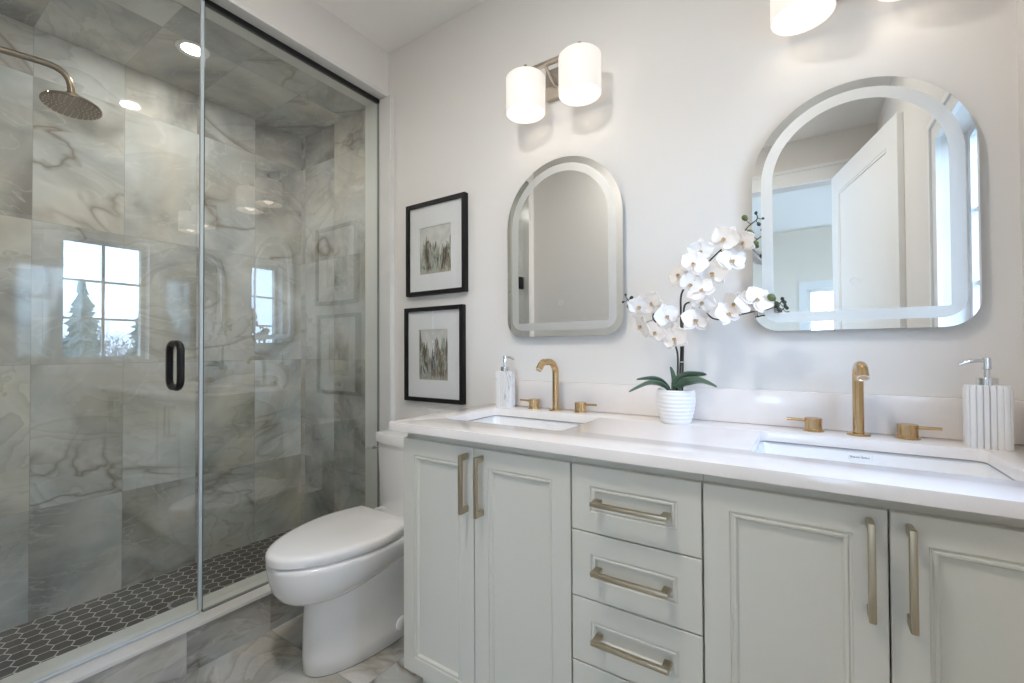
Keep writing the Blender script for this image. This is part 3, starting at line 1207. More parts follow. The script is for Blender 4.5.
# ------------------------------------------------------------------ mirrors
def mirror(label, cx, w, z0, z1):
    t = thing('arched_mirror', label, 'mirror', (cx, -0.03, z0), 'arched vanity mirrors')
    RG, BD = 0.025, 0.031
    o0 = arch(cx, w, z0, z1, 0.070)
    o1 = arch(cx, w - 2 * RG, z0 + RG, z1 - RG, 0.05)
    o2 = arch(cx, w - 2 * (RG + BD), z0 + RG + BD, z1 - RG - BD, 0.004)
    b = B()
    plate(b, arch(cx, w - 0.03, z0 + 0.015, z1 - 0.015, 0.06), [], -0.024, 0.0, XZ)
    obj('back_housing', b, M['mirror_edge'], t)
    b = B()
    plate(b, o0, [o1], -0.030, -0.024, XZ)
    obj('mirror_rim', b, M['mirror'], t)
    b = B()
    plate(b, o1, [o2], -0.030, -0.024, XZ)
    f = obj('frosted_band', b, M['frost'], t)
    f['label'] = 'frosted light band'
    b = B()
    plate(b, o2, [], -0.030, -0.024, XZ)
    obj('mirror_face', b, M['mirror'], t)
    b = B()
    zc = z0 + 0.135
    n = 24
    plate(b, [(cx + 0.012 * math.cos(2 * math.pi * k / n), zc + 0.012 * math.sin(2 * math.pi * k / n)) for k in range(n)],
          [[(cx + 0.0105 * math.cos(2 * math.pi * k / n), zc + 0.0105 * math.sin(2 * math.pi * k / n)) for k in range(n)]], -0.0302, -0.0298, XZ)
    obj('touch_switch', b, M['frost'], t)
    return t


mirror('arched mirror with frosted band over the left sink, reflecting a plain grey wall', -0.813, 0.515, 1.214, 1.934)
mirror('arched mirror with frosted band over the right sink, reflecting an open white door', 0.123, 0.510, 1.214, 1.925)


# ------------------------------------------------------------------ sconces
def sconce(label, cx):
    t = thing('wall_sconce', label, 'sconce', (cx, 0, 2.18), 'two-light vanity sconces')
    ys = -0.108
    zt = 2.281
    b = B()
    box(b, cx - 0.075, cx + 0.075, -0.022, 0.0, 2.19, 2.315, 0.004, 2)
    obj('back_plate', b, M['nickel'], t)
    b = B()
    b.free()
    for s in (-1, 1):
        b = B()
        tube(b, [(cx + s * 0.03, -0.02, 2.235), (cx + s * 0.03, ys, zt)], 0.0065, 12)
        obj('support_arm', b, M['nickel'], t)
    b = B()
    box(b, cx - 0.132, cx + 0.132, ys - 0.010, ys + 0.010, zt - 0.007, zt + 0.007, 0.002, 2)
    obj('cross_bar', b, M['nickel'], t)
    for s in (-1, 1):
        x = cx + s * 0.119
        b = B()
        lathe(b, [(0, 0.032), (0.005, 0.031), (0.0075, 0.026), (0.0075, 0.02), (0.011, 0.017), (0.011, 0.006), (0.018, 0.003), (0.018, -0.022), (0, -0.022)], (x, ys, zt), seg=24)
        obj('socket', b, M['nickel'], t)
        b = B()
        R_ = 0.079
        z0, z1 = zt - 0.170, zt - 0.0225
        prof = [(0.012, z1), (R_ - 0.006, z1), (R_, z1 - 0.006), (R_, z0 + 0.002), (R_ - 0.0015, z0), (R_ - 0.004, z0 + 0.002), (R_ - 0.004, z1 - 0.008), (R_ - 0.01, z1 - 0.005), (0.012, z1 - 0.005), (0.012, z1)]
        lathe(b, [(r, z) for r, z in prof], (x, ys, 0), seg=56)
        sh = obj('shade', b, M['shade'], t, angle=50)
        sh['label'] = 'white drum shade'
        b = B()
        lathe(b, [(0, -0.102), (0.016, -0.099), (0.026, -0.088), (0.030, -0.072), (0.027, -0.055), (0.016, -0.035), (0.014, -0.0225), (0, -0.0225)], (x, ys, zt), seg=28)
        obj('bulb', b, M['bulb'], t)
        d = bpy.data.lights.new('sconce_lamp', 'POINT')
        d.energy = SCONCE_W
        d.color = (1.0, 0.88, 0.74)
        d.shadow_soft_size = 0.034
        lo = bpy.data.objects.new('sconce_lamp', d)
        lo.location = (x, ys, zt - 0.135)
        COL.objects.link(lo)
    return t


SCONCE_W = 0.10
sconce('two-shade brushed nickel wall sconce above the left mirror', -0.807)
sconce('two-shade brushed nickel wall sconce above the right mirror, cut off at the top edge', 0.126)


# ------------------------------------------------------------------ shower downlight and two added ceiling fill lamps
def downlight(label, x, y, z, power, r=0.048, col=(1.0, 0.93, 0.84)):
    t = thing('downlight', label, 'ceiling light', (x, y, z), 'recessed downlights')
    b = B()
    lathe(b, [(r * 0.86, -0.001), (r, -0.003), (r * 1.30, -0.004), (r * 1.34, -0.001), (r * 1.34, 0.0)], (x, y, z), seg=40)
    obj('trim_ring', b, M['trim'], t)
    b = B()
    lathe(b, [(0, -0.002), (r * 0.9, -0.002), (r * 0.9, 0.0), (0, 0.0)], (x, y, z), seg=40)
    obj('lens', b, M['downlight'], t)
    area_light('downlight_lamp', (x, y, z - 0.008), (0, 0, 0), r * 1.6, r * 1.6, power, col, shape='DISK')
    return t


downlight('round recessed downlight in the tiled shower ceiling', -2.281, -0.765, ZS, 5.0, col=(1.0, 0.965, 0.925))
downlight('added wide round fill lamp in the plain ceiling, out of view, nearer the shower', -0.72, -1.38, CEIL, 15.5, r=0.15, col=(1.0, 0.955, 0.905))  # unseen lamp added as room fill, made wide to soften shadows
downlight('added small round fill lamp in the plain ceiling, out of view, nearer the right wall', 0.10, -1.30, CEIL, 0.8, col=(1.0, 0.945, 0.885))  # weak unseen lamp added as fill on the right


# ------------------------------------------------------------------ pictures
def picture_mat(name, seed, x0, z0, w, h):
    m, nt, b = new_mat(name)
    g = NG(nt)
    P = g.pos()
    u = g.math('DIVIDE', g.math('SUBTRACT', P[0], x0), w)
    v = g.math('DIVIDE', g.math('SUBTRACT', P[2], z0), h)
    skyc = g.ramp(g.noise(g.comb(u, v, seed), 5, 4, 0.6), [(0.3, rgb(208, 205, 200)), (0.7, rgb(230, 228, 224))])
    # tall blurred masses of uneven height
    hgt = g.noise(g.comb(g.math('MULTIPLY', u, 4.0), seed, 0.3), 1.0, 3, 0.7)
    top = g.math('ADD', g.math('MULTIPLY', g.math('SUBTRACT', hgt, 0.5), 2.2), 0.74)
    rag = g.math('MULTIPLY', g.math('SUBTRACT', g.noise(g.comb(u, v, seed + 3), 16, 4, 0.7), 0.5), 0.25)
    inside = g.ramp(g.math('SUBTRACT', g.math('ADD', top, rag), v), [(0.0, (0, 0, 0)), (0.06, (1, 1, 1))])
    tone = g.noise(g.comb(g.math('MULTIPLY', u, 6.5), g.math('MULTIPLY', v, 2.0), seed + 7), 1.0, 6, 0.75, 0.6)
    mass = g.ramp(tone, [(0.30, rgb(34, 30, 28)), (0.42, rgb(84, 72, 62)), (0.5, rgb(150, 138, 120)), (0.56, rgb(186, 196, 184)), (0.63, rgb(60, 58, 56)), (0.8, rgb(206, 198, 180))])
    col = g.mix(inside, skyc, mass)
    foot = g.ramp(g.math('ADD', v, g.math('MULTIPLY', rag, 1.2)), [(0.02, (1, 1, 1)), (0.10, (0, 0, 0))])
    col = g.mix(g.math('MULTIPLY', foot, 0.6), col, rgb(196, 188, 176))
    nt.links.new(col, b.inputs['Base Color'])
    b.inputs['Roughness'].default_value = 0.8
    return m


def picture(label, x0, x1, z0, z1, art, seed):
    t = thing('framed_picture', label, 'picture', ((x0 + x1) / 2, 0, z0), 'framed prints above the toilet')
    fw = 0.020
    b = B()
    plate(b, rect(x0, x1, z0, z1), [rect(x0 + fw, x1 - fw, z0 + fw, z1 - fw)], -0.026, 0.0, XZ)
    obj('frame', b, M['blackwood'], t, smooth=False)
    ax0, ax1, az0, az1 = art
    b = B()
    plate(b, rect(x0 + fw, x1 - fw, z0 + fw, z1 - fw), [rect(ax0, ax1, az0, az1)], -0.0145, -0.011, XZ)
    obj('mat_board', b, M['mat_board'], t, smooth=False)
    b = B()
    plate(b, rect(ax0 - 0.004, ax1 + 0.004, az0 - 0.004, az1 + 0.004), [], -0.0105, -0.006, XZ)
    obj('print', b, picture_mat('print_' + str(seed), seed, ax0, az0, ax1 - ax0, az1 - az0), t, smooth=False)
    b = B()
    box(b, x0 + fw, x1 - fw, -0.019, -0.017, z0 + fw, z1 - fw)
    obj('picture_glass', b, M['clear'], t, smooth=False)
    return t


picture('upper of the two black-framed prints with wide white mats on the wall', -1.706, -1.314, 1.434, 1.900, (-1.617, -1.410, 1.540, 1.775), 2.0)
picture('lower of the two black-framed prints with wide white mats, just above the toilet tank', -1.719, -1.330, 0.903, 1.374, (-1.625, -1.432, 1.012, 1.262), 6.0)


# ================================================================== SHOWER
# fixed panel and its black channel
t = thing('fixed_glass_screen', 'fixed clear glass shower panel between the door and the vanity wall', 'glass panel', (XG, -0.45, 0.172))
b = B()
box(b, XG - 0.005, XG + 0.005, -0.862, -0.0305, 0.173, 2.500)
obj('glass_pane', b, M['glass'], t, smooth=False)
b = B()
box(b, XG - 0.0052, XG + 0.0052, -0.8632, -0.8622, 0.173, 2.500)
obj('polished_edge', b, M['glass_edge'], t, smooth=False)
b = B()
box(b, XG - 0.010, XG + 0.010, -0.8655, -0.0305, 2.498, ZS - 0.0005)
c_ = obj('top_channel', b, M['black'], t, smooth=False)
c_['label'] = 'black metal channel'
b = B()
box(b, XG - 0.0075, XG + 0.0075, -0.8622, -0.0305, 0.172, 0.1765)
box(b, XG - 0.0075, XG + 0.0075, -0.034, -0.0302, 0.177, 2.498)
obj('edge_channel', b, M['silicone'], t, smooth=False)

# hinged door
t = thing('shower_door', 'frameless clear glass shower door with black pull at the left of the fixed panel', 'glass door', (XG, -1.17, 0.178))
b = B()
box(b, XG - 0.005, XG + 0.005, -1.484, -0.879, 0.184, 2.505)
gd = obj('glass_pane', b, M['glass'], t, smooth=False)
b = B()
box(b, XG - 0.007, XG + 0.007, -0.8768, -0.8650, 0.184, 2.505, 0.002, 1)
s_ = obj('edge_seal', b, M['seal'], t)
s_['label'] = 'pale clear plastic edge seal'
b = B()
box(b, XG - 0.006, XG + 0.006, -1.484, -0.874, 0.1745, 0.1838, 0.002, 1)
obj('bottom_sweep', b, M['seal'], t)
b = B()
# back-to-back pull: two rounded bars joined by posts through the glass
zc, hz = 1.108, 0.080
yh = -0.953
loop = []
rw = 0.050
loop = [(XG + u, yh, zc + v) for u, v in rect(-rw, rw, -hz, hz, 0.030, 8)]
tube(b, loop, 0.0118, 16, closed=True)
ph = obj('pull_handle', b, M['black'], t, angle=60)
ph['label'] = 'black rounded pull'
for z in (1.70, 0.42):
    b = B()
    box(b, XG - 0.016, XG + 0.016, -1.489, -1.435, z - 0.048, z + 0.048, 0.003, 2)
    obj('hinge', b, M['black'], t)

# shower head on its arm
t = thing('rain_shower', 'round bronze rain shower head on a bent arm, upper left inside the shower', 'shower head', (-2.29, YE, 2.20))
sx = -2.29
b = B()
tube(b, smooth_path([(sx, YE, 2.185), (sx, -1.42, 2.188), (sx, -1.30, 2.203), (sx, -1.22, 2.211), (sx, -1.185, 2.205), (sx, -1.165, 2.186), (sx, -1.157, 2.160), (sx, -1.155, 2.125)], 6), 0.0112, 16)
obj('shower_arm', b, M['bronze'], t, angle=60)
b = B()
lathe(b, [(0, 0), (0.032, 0), (0.032, 0.004), (0.022, 0.010), (0.0112, 0.014)], (sx, YE, 2.185), axis='y')
obj('wall_flange', b, M['bronze'], t)
hd = Vector((0.10, -0.04, -1)).normalized()
hc = Vector((sx, -1.153, 2.092))
b = B()
lathe(b, [(0, -0.045), (0.015, -0.044), (0.0195, -0.040), (0.0195, -0.026), (0.024, -0.022), (0.026, -0.010), (0.05, -0.004), (0.080, 0.000), (0.0845, 0.004), (0.0845, 0.009), (0.081, 0.012), (0.0, 0.0115)], hc, dirv=hd, seg=56)
obj('head', b, M['bronze'], t, angle=40)
hx_, hy_ = frame_of(hd)
b = B()
for rr_, nn in ((0.018, 6), (0.030, 10), (0.042, 14), (0.054, 18), (0.066, 22), (0.076, 26)):
    for k in range(nn):
        a = 2 * math.pi * k / nn
        p = hc + hd * 0.0112 + hx_ * rr_ * math.cos(a) + hy_ * rr_ * math.sin(a)
        lathe(b, [(0.0023, 0), (0.0018, 0.0028), (0, 0.003)], p, dirv=hd, seg=6)
nz_ = obj('spray_nozzles', b, simple('nozzle_rubber', rgb(226, 224, 216), 0.6), t)
nz_['kind'] = 'stuff'
b = B()
p = hc + hd * 0.012 + hx_ * 0.0
rim = hc + hd * 0.007
lv = Vector((0.6, -0.8, 0)).normalized()
tube(b, [rim + lv * 0.080, rim + lv * 0.098], 0.0035, 10)
obj('spray_lever', b, M['bronze'], t)

# floor drain
b = B()
lathe(b, [(0, 0.0), (0.052, 0.0), (0.052, 0.003), (0.046, 0.004), (0, 0.004)], (-2.30, -0.785, ZF), seg=40)
t = obj('floor_drain', b, simple('brushed_steel', rgb(196, 200, 204), 0.42, 0.8), None, origin=(-2.30, -0.785, ZF))
tag(t, 'round chrome drain cover in the dark hexagon shower floor', 'drain')
b = B()
for k in range(-3, 4):
    hw = math.sqrt(0.042 ** 2 - (k * 0.011) ** 2)
    box(b, -2.30 + k * 0.011 - 0.0028, -2.30 + k * 0.011 + 0.0028, -0.785 - hw, -0.785 + hw, ZF + 0.0035, ZF + 0.0046)
obj('drain_slots', b, M['dark'], t, smooth=False)


# ================================================================== TOILET
TX = -1.495


def egg(hw, yf, yb, z, n=64, sq=0.0, wback=None):
    """toilet outline: round front at yf (towards the room), squarer back at yb"""
    pts = []
    L = yb - yf
    ym = yf + L * 0.48
    for k in range(n):
        a = 2 * math.pi * k / n
        c, s = math.cos(a), math.sin(a)
        if s <= 0:
            x = hw * (abs(c) ** 0.92) * (1 if c >= 0 else -1)
            y = ym + (ym - yf) * s
        else:
            e = 2.0 / 3.6
            bw = hw
            x = bw * (abs(c) ** e) * (1 if c >= 0 else -1)
            y = ym + (yb - ym) * (abs(s) ** e)
            if wback is not None:
                f = (y - ym) / (yb - ym)
                x *= 1 - (1 - wback / hw) * (f ** 1.6)
        pts.append((TX + x, y, z))
    return pts


t = thing('toilet', 'white skirted toilet with closed lid between the shower and the vanity', 'toilet', (TX, -0.43, 0))
b = B()
def tilted(ring, k):
    y0 = min(p[1] for p in ring)
    return [(x, y, z + k * (y - y0)) for x, y, z in ring]


loft(b, [egg(0.128, -0.697, -0.03, 0.0), egg(0.133, -0.703, -0.03, 0.006), egg(0.133, -0.703, -0.03, 0.06), egg(0.133, -0.700, -0.03, 0.14), egg(0.138, -0.696, -0.03, 0.22), egg(0.150, -0.69, -0.03, 0.30), egg(0.168, -0.69, -0.03, 0.37), egg(0.180, -0.70, -0.03, 0.425)])
loft(b, [tilted(egg(0.100, -0.70, -0.36, 0.272), 0.10), tilted(egg(0.130, -0.742, -0.31, 0.276), 0.11), tilted(egg(0.150, -0.770, -0.27, 0.288), 0.11), tilted(egg(0.166, -0.792, -0.24, 0.306), 0.10), tilted(egg(0.178, -0.808, -0.215, 0.332), 0.08), tilted(egg(0.186, -0.818, -0.20, 0.372), 0.045), egg(0.190, -0.824, -0.20, 0.41), egg(0.190, -0.824, -0.20, 0.424), egg(0.185, -0.819, -0.205, 0.428)])
obj('bowl', b, M['porcelain'], t, angle=60)


def lidring(hw, yf, yb, wb, z, n=40):
    """closed lid outline: pointed oval front, straight cut at the back"""
    pts = []
    ym = -0.50
    for k in range(n + 1):
        a = math.pi * k / n
        pts.append((TX - hw * math.cos(a) * (1 - 0.06 * math.sin(a) ** 2), ym + (yf - ym) * math.sin(a) ** 1.06, z))
    for k in range(1, 8):
        f = k / 8
        pts.append((TX + hw - (hw - wb) * f ** 1.5, ym + (yb - ym) * f, z))
    for k in range(0, 9):
        f = k / 8
        pts.append((TX + wb - 2 * wb * f, yb - 0.0 * f, z))
    for k in range(7, 0, -1):
        f = k / 8
        pts.append((TX - hw + (hw - wb) * f ** 1.5, ym + (yb - ym) * f, z))
    return pts


b = B()
loft(b, [lidring(0.178, -0.810, -0.345, 0.145, 0.4282), lidring(0.178, -0.810, -0.345, 0.145, 0.4348)])
obj('seat', b, M['porcelain'], t, angle=50)
b = B()
loft(b, [lidring(0.190, -0.826, -0.340, 0.158, 0.4348), lidring(0.194, -0.831, -0.337, 0.161, 0.438), lidring(0.195, -0.832, -0.337, 0.161, 0.458), lidring(0.192, -0.828, -0.339, 0.159, 0.466), lidring(0.185, -0.819, -0.343, 0.154, 0.4705), lidring(0.172, -0.80, -0.350, 0.145, 0.4725), lidring(0.06, -0.60, -0.43, 0.05, 0.4735)])
obj('lid', b, M['porcelain'], t, angle=50)


def tankring(hw, yf, yb, bulge, z, n=24):
    pts = []
    r = 0.03
    # back edge straight, front bowed
    for k in range(n + 1):
        s = -1 + 2 * k / n
        pts.append((TX + hw * s, yf - bulge * (1 - s * s), z))
    pts.append((TX + hw, yb, z))
    pts.append((TX - hw, yb, z))
    return pts


b = B()
loft(b, [tankring(0.165, -0.205, -0.02, 0.022, 0.40), tankring(0.178, -0.212, -0.02, 0.026, 0.43), tankring(0.188, -0.217, -0.02, 0.028, 0.60), tankring(0.192, -0.218, -0.02, 0.030, 0.728)])
obj('tank', b, M['porcelain'], t, angle=40)
b = B()
loft(b, [tankring(0.192, -0.220, -0.018, 0.030, 0.7285), tankring(0.2, -0.226, -0.016, 0.032, 0.731), tankring(0.201, -0.227, -0.016, 0.032, 0.766), tankring(0.198, -0.224, -0.017, 0.032, 0.773), tankring(0.188, -0.214, -0.022, 0.030, 0.776)])
obj('tank_lid', b, M['porcelain'], t, angle=50)
b = B()
lathe(b, [(0, 0), (0.014, 0), (0.014, 0.008), (0.009, 0.012), (0.009, 0.024), (0, 0.025)], (TX - 0.186, -0.195, 0.694), dirv=(-1, 0, 0))
tube(b, smooth_path([(TX - 0.207, -0.195, 0.694), (TX - 0.216, -0.215, 0.695), (TX - 0.218, -0.245, 0.699), (TX - 0.216, -0.272, 0.706)], 4), 0.0062, 10)
obj('flush_lever', b, M['chrome'], t)
b = B()
lathe(b, [(0, 0.008), (0.02, 0.007), (0.027, 0.004), (0.029, 0.0), (0.029, -0.01), (0, -0.01)], (-1.3625, -0.372, 0.062), dirv=(1, 0, 0))
obj('bolt_cap', b, M['porcelain'], t)

# ================================================================== ORCHID
PX, PY = -0.351, -0.118
t = thing('potted_orchid', 'white orchid with three flowering branches in a ribbed white pot between the sinks', 'potted plant', (PX, PY, H))
b = B()
prof = [(0, 0.0), (0.044, 0.0), (0.046, 0.002)]
nr = 8
for i in range(nr * 4 + 1):
    f = i / (nr * 4)
    z = 0.004 + 0.100 * f
    r = 0.0475 + 0.0135 * math.sin(min(1, f * 1.35) * math.pi / 2) - 0.002 * max(0, f - 0.75) * 4
    r += 0.0011 * math.sin(f * nr * 2 * math.pi)
    prof.append((r, z))
prof += [(0.0585, 0.107), (0.0565, 0.108), (0.0545, 0.106), (0.0535, 0.098)]
lathe(b, prof, (PX, PY, H), seg=56)
obj('pot', b, M['pot'], t, angle=60)
b = B()
lathe(b, [(0.0535, 0.0975), (0.03, 0.100), (0, 0.102)], (PX, PY, H), seg=40)
obj('moss', b, M['soil'], t)

STEMS = {
    'A': [(-0.341, -0.115, 1.012), (-0.333, -0.115, 1.156), (-0.332, -0.118, 1.270), (-0.331, -0.120, 1.328), (-0.319, -0.122, 1.356), (-0.296, -0.125, 1.373), (-0.275, -0.128, 1.393), (-0.250, -0.130, 1.425), (-0.225, -0.132, 1.450), (-0.189, -0.135, 1.479), (-0.154, -0.136, 1.501), (-0.131, -0.138, 1.525), (-0.110, -0.140, 1.541), (-0.113, -0.140, 1.559)],
    'B': [(-0.330, -0.120, 1.012), (-0.326, -0.120, 1.156), (-0.323, -0.120, 1.279), (-0.312, -0.122, 1.307), (-0.287, -0.125, 1.302), (-0.254, -0.130, 1.272), (-0.230, -0.135, 1.252), (-0.199, -0.137, 1.250), (-0.172, -0.138, 1.258), (-0.119, -0.140, 1.269), (-0.085, -0.140, 1.274), (-0.063, -0.140, 1.282), (-0.048, -0.140, 1.298)],
    'C': [(-0.345, -0.130, 1.012), (-0.340, -0.130, 1.108), (-0.345, -0.130, 1.163), (-0.372, -0.135, 1.207), (-0.405, -0.138, 1.246), (-0.416, -0.140, 1.263), (-0.415, -0.140, 1.289), (-0.449, -0.140, 1.304), (-0.486, -0.140, 1.313), (-0.507, -0.140, 1.339)]}
BUDS = {
    'A': [((-0.142, -0.140, 1.549), .0085), ((-0.113, -0.140, 1.559), .0045), ((-0.095, -0.140, 1.540), .0035), ((-0.106, -0.140, 1.525), .0055), ((-0.129, -0.140, 1.506), .007), ((-0.114, -0.140, 1.470), .0075)],
    'B': [((-0.075, -0.150, 1.306), .0105), ((-0.089, -0.140, 1.280), .009), ((-0.063, -0.140, 1.282), .006), ((-0.049, -0.140, 1.301), .0052), ((-0.045, -0.140, 1.292), .0055), ((-0.058, -0.140, 1.271), .0055), ((-0.040, -0.140, 1.277), .004)],
    'C': [((-0.494, -0.140, 1.308), .009), ((-0.488, -0.140, 1.335), .006), ((-0.508, -0.140, 1.346), .004), ((-0.517, -0.140, 1.322), .004), ((-0.458, -0.140, 1.330), .008)]}
FLOWERS = {
    'A': [(-0.328, -0.157, 1.396), (-0.195, -0.153, 1.491), (-0.143, -0.162, 1.473), (-0.264, -0.155, 1.463), (-0.179, -0.152, 1.423), (-0.228, -0.162, 1.390), (-0.279, -0.178, 1.421), (-0.289, -0.174, 1.360), (-0.260, -0.173, 1.337)],
    'B': [(-0.282, -0.157, 1.249), (-0.190, -0.166, 1.263), (-0.132, -0.158, 1.293), (-0.110, -0.155, 1.301), (-0.169, -0.153, 1.296), (-0.258, -0.165, 1.304)],
    'C': [(-0.450, -0.178, 1.301), (-0.409, -0.175, 1.309), (-0.365, -0.174, 1.265), (-0.444, -0.174, 1.236), (-0.402, -0.156, 1.215), (-0.341, -0.159, 1.194)]}


def nearest(path, p):
    return min(path, key=lambda q: (q - p).length)


frnd = random.Random(21)


def petal(bm, M4, ang, L, W, cup, tilt, point):
    """one tepal: a cupped leaf of thin flesh pointing out at ang in the flower's plane"""
    nu, nv = 9, 6
    rows_f, rows_b = [], []
    ca, sa = math.cos(ang), math.sin(ang)
    for i in range(nu + 1):
        s = i / nu
        wid = W * (math.sin(math.pi * min(1.0, (0.10 + 0.90 * s) ** point)) ** 0.75 if s < 1 else 0.0)
        wid = max(wid, 0.0006)
        f, bk = [], []
        for j in range(nv + 1):
            q = -1 + 2 * j / nv
            x = L * (0.04 + 0.96 * s)
            y = wid * q * 0.5
            z = tilt * L * s * s + cup * (q * q) * wid * 0.5 + 0.0012 * math.sin(q * 5 + s * 6)
            P = Vector((x * ca - y * sa, x * sa + y * ca, z))
            f.append(bm.verts.new(M4 @ (P + Vector((0, 0, 0.0004)))))
            bk.append(bm.verts.new(M4 @ (P - Vector((0, 0, 0.0004)))))
        rows_f.append(f)
        rows_b.append(bk)
    for i in range(nu):
        for j in range(nv):
            bm.faces.new([rows_f[i][j], rows_f[i][j + 1], rows_f[i + 1][j + 1], rows_f[i + 1][j]])
            bm.faces.new([rows_b[i][j], rows_b[i + 1][j], rows_b[i + 1][j + 1], rows_b[i][j + 1]])
        bm.faces.new([rows_f[i][0], rows_f[i + 1][0], rows_b[i + 1][0], rows_b[i][0]])
        bm.faces.new([rows_f[i][nv], rows_b[i][nv], rows_b[i + 1][nv], rows_f[i + 1][nv]])
    for j in range(nv):
        bm.faces.new([rows_f[nu][j], rows_f[nu][j + 1], rows_b[nu][j + 1], rows_b[nu][j]])
        bm.faces.new([rows_f[0][j], rows_b[0][j], rows_b[0][j + 1], rows_f[0][j + 1]])


def flower(parent, p, face, roll, S):
    d = Vector(face).normalized()
    upv = Vector((0, 0, 1))
    x = upv.cross(d).normalized()
    y = d.cross(x).normalized()
    rot = Matrix((x, y, d)).transposed().to_4x4()
    M4 = Matrix.Translation(p) @ rot @ Matrix.Rotation(roll, 4, 'Z')
    b = B()
    # three narrow sepals behind, two broad petals before them
    for a in (90, 218, 322):
        petal(b, M4 @ Matrix.Translation((0, 0, -0.0015)), math.radians(a), S * 0.95, S * 0.74, 0.12, frnd.uniform(-0.08, 0.10), 0.95)
    for a in (18, 162):
        petal(b, M4 @ Matrix.Translation((0, 0, 0.001)), math.radians(a), S * 1.0, S * 1.28, frnd.uniform(0.06, 0.2), frnd.uniform(-0.04, 0.16), 0.72)
    fl = obj('flower', b, M['petal'], parent, angle=70)
    b = B()
    for a, L in ((270, 0.27), (225, 0.18), (315, 0.18)):
        petal(b, M4 @ Matrix.Translation((0, 0, 0.004)), math.radians(a), S * L, S * 0.20, 0.5, 0.55, 0.8)
    c0 = M4 @ Vector((0, 0, 0.001))
    lathe(b, [(0.0, 0.0), (0.0022, 0.0005), (0.0025, 0.004), (0.0016, 0.0065), (0, 0.0075)], c0, dirv=d, seg=10)
    lp = obj('flower_lip', b, M['petal_core'], fl, angle=70)
    lp['label'] = 'tan lip'


for key, path in STEMS.items():
    sp = smooth_path(path, 5)
    n = len(sp)
    b = B()
    tube(b, sp, [0.0034 - 0.0019 * (i / (n - 1)) for i in range(n)], 10)
    # stalks out to buds and blossoms
    for (bp_, br) in BUDS[key]:
        q = nearest(sp, Vector(bp_))
        bv = Vector(bp_)
        if (q - bv).length > 0.006:
            tube(b, smooth_path([q, q.lerp(bv, 0.5) + Vector((0, 0, -0.003)), bv], 3), 0.0011, 6)
    for fp in FLOWERS[key]:
        fv = Vector(fp)
        q = nearest(sp, fv)
        tube(b, smooth_path([q, q.lerp(fv, 0.5) + Vector((0, 0.004, 0.004)), fv], 3), 0.0012, 6)
    obj('flower_stem', b, M['stem'], t, angle=60)
    for (bp_, br) in BUDS[key]:
        q = nearest(sp, Vector(bp_))
        dv = Vector(bp_) - q
        if dv.length < 0.002:
            dv = Vector((0.3, -0.2, 0.9))
        dv.normalize()
        b = B()
        prof = [(math.sin(math.pi * k / 8) * br * (1.0 if k > 3 else 0.9), -math.cos(math.pi * k / 8) * br * 1.2) for k in range(9)]
        prof[0] = (0, -br * 1.2)
        prof[-1] = (0, br * 1.25)
        lathe(b, prof, bp_, dirv=dv, seg=14)
        obj('bud', b, M['bud'] if br > 0.0065 else M['bud_dark'], t, angle=80)
    for fp in FLOWERS[key]:
        face = (frnd.uniform(-0.9, 0.9) + (-0.1 if key == 'C' else 0.1), -1.0, frnd.uniform(-0.55, 0.45))
        flower(t, Vector(fp), face, frnd.uniform(-0.8, 0.8), frnd.uniform(0.040, 0.048))

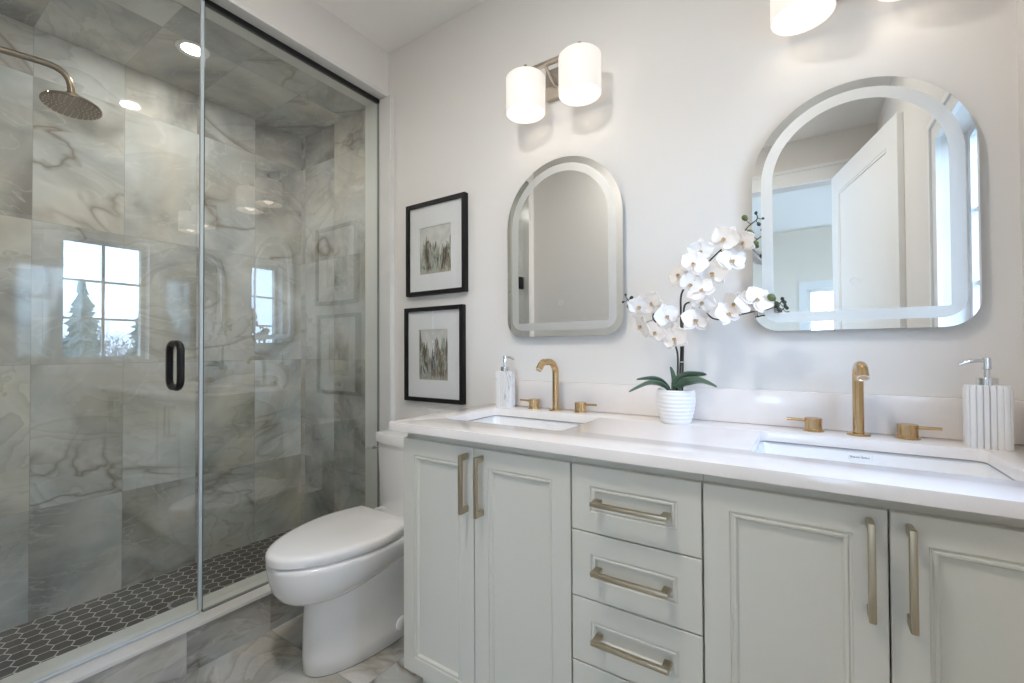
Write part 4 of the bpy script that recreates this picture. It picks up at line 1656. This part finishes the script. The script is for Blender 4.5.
LEAVES = [([(-0.366, -0.120, 1.012), (-0.376, -0.122, 1.030), (-0.395, -0.132, 1.051), (-0.421, -0.145, 1.061), (-0.466, -0.160, 1.058)], 0.026),
          ([(-0.370, -0.124, 1.012), (-0.382, -0.130, 1.032), (-0.408, -0.142, 1.046), (-0.437, -0.155, 1.043), (-0.487, -0.175, 1.017)], 0.024),
          ([(-0.361, -0.122, 1.012), (-0.356, -0.126, 1.035), (-0.353, -0.132, 1.059), (-0.356, -0.138, 1.083), (-0.361, -0.142, 1.102)], 0.017),
          ([(-0.352, -0.124, 1.012), (-0.343, -0.130, 1.042), (-0.322, -0.142, 1.064), (-0.292, -0.155, 1.076), (-0.248, -0.172, 1.082)], 0.040),
          ([(-0.340, -0.126, 1.012), (-0.326, -0.140, 1.042), (-0.298, -0.158, 1.056), (-0.262, -0.176, 1.060), (-0.216, -0.192, 1.046)], 0.036)]
for pts, W in LEAVES:
    sp = smooth_path(pts, 4)
    n = len(sp)
    b = B()
    top, bot = [], []
    for i, p in enumerate(sp):
        s = i / (n - 1)
        d = (sp[min(i + 1, n - 1)] - sp[max(i - 1, 0)]).normalized()
        hor = Vector((0, -0.75, 0.66)) if abs(d.x) > 0.4 else Vector((1, -0.3, 0))
        side = (hor - d * hor.dot(d)).normalized()
        up = side.cross(d).normalized()
        if up.z < 0:
            up = -up
        w = W * (math.sin(math.pi * (0.12 + 0.86 * s) ** 0.9) ** 0.7) * 0.5 + 0.0006
        rt, rb = [], []
        for j in range(7):
            q = -1 + j / 3
            pp = p + side * w * q + up * (abs(q) * w * 0.35)
            rt.append(b.verts.new(pp + up * 0.0009))
            rb.append(b.verts.new(pp - up * 0.0009))
        top.append(rt)
        bot.append(rb)
    for i in range(n - 1):
        for j in range(6):
            b.faces.new([top[i][j], top[i + 1][j], top[i + 1][j + 1], top[i][j + 1]])
            b.faces.new([bot[i][j], bot[i][j + 1], bot[i + 1][j + 1], bot[i + 1][j]])
        b.faces.new([top[i][0], bot[i][0], bot[i + 1][0], top[i + 1][0]])
        b.faces.new([top[i][6], top[i + 1][6], bot[i + 1][6], bot[i][6]])
    for j in range(6):
        b.faces.new([top[0][j], top[0][j + 1], bot[0][j + 1], bot[0][j]])
        b.faces.new([top[-1][j], bot[-1][j], bot[-1][j + 1], top[-1][j + 1]])
    obj('leaf', b, M['leaf'], t, angle=60)
for z, x in ((1.117, -0.3330), (1.266, -0.3275)):
    b = B()
    ring = [(x + 0.0105 * math.cos(2 * math.pi * k / 20), -0.1185 + 0.0062 * math.sin(2 * math.pi * k / 20), z) for k in range(20)]
    tube(b, ring, 0.0017, 8, closed=True)
    obj('stem_tie', b, M['tie'], t)
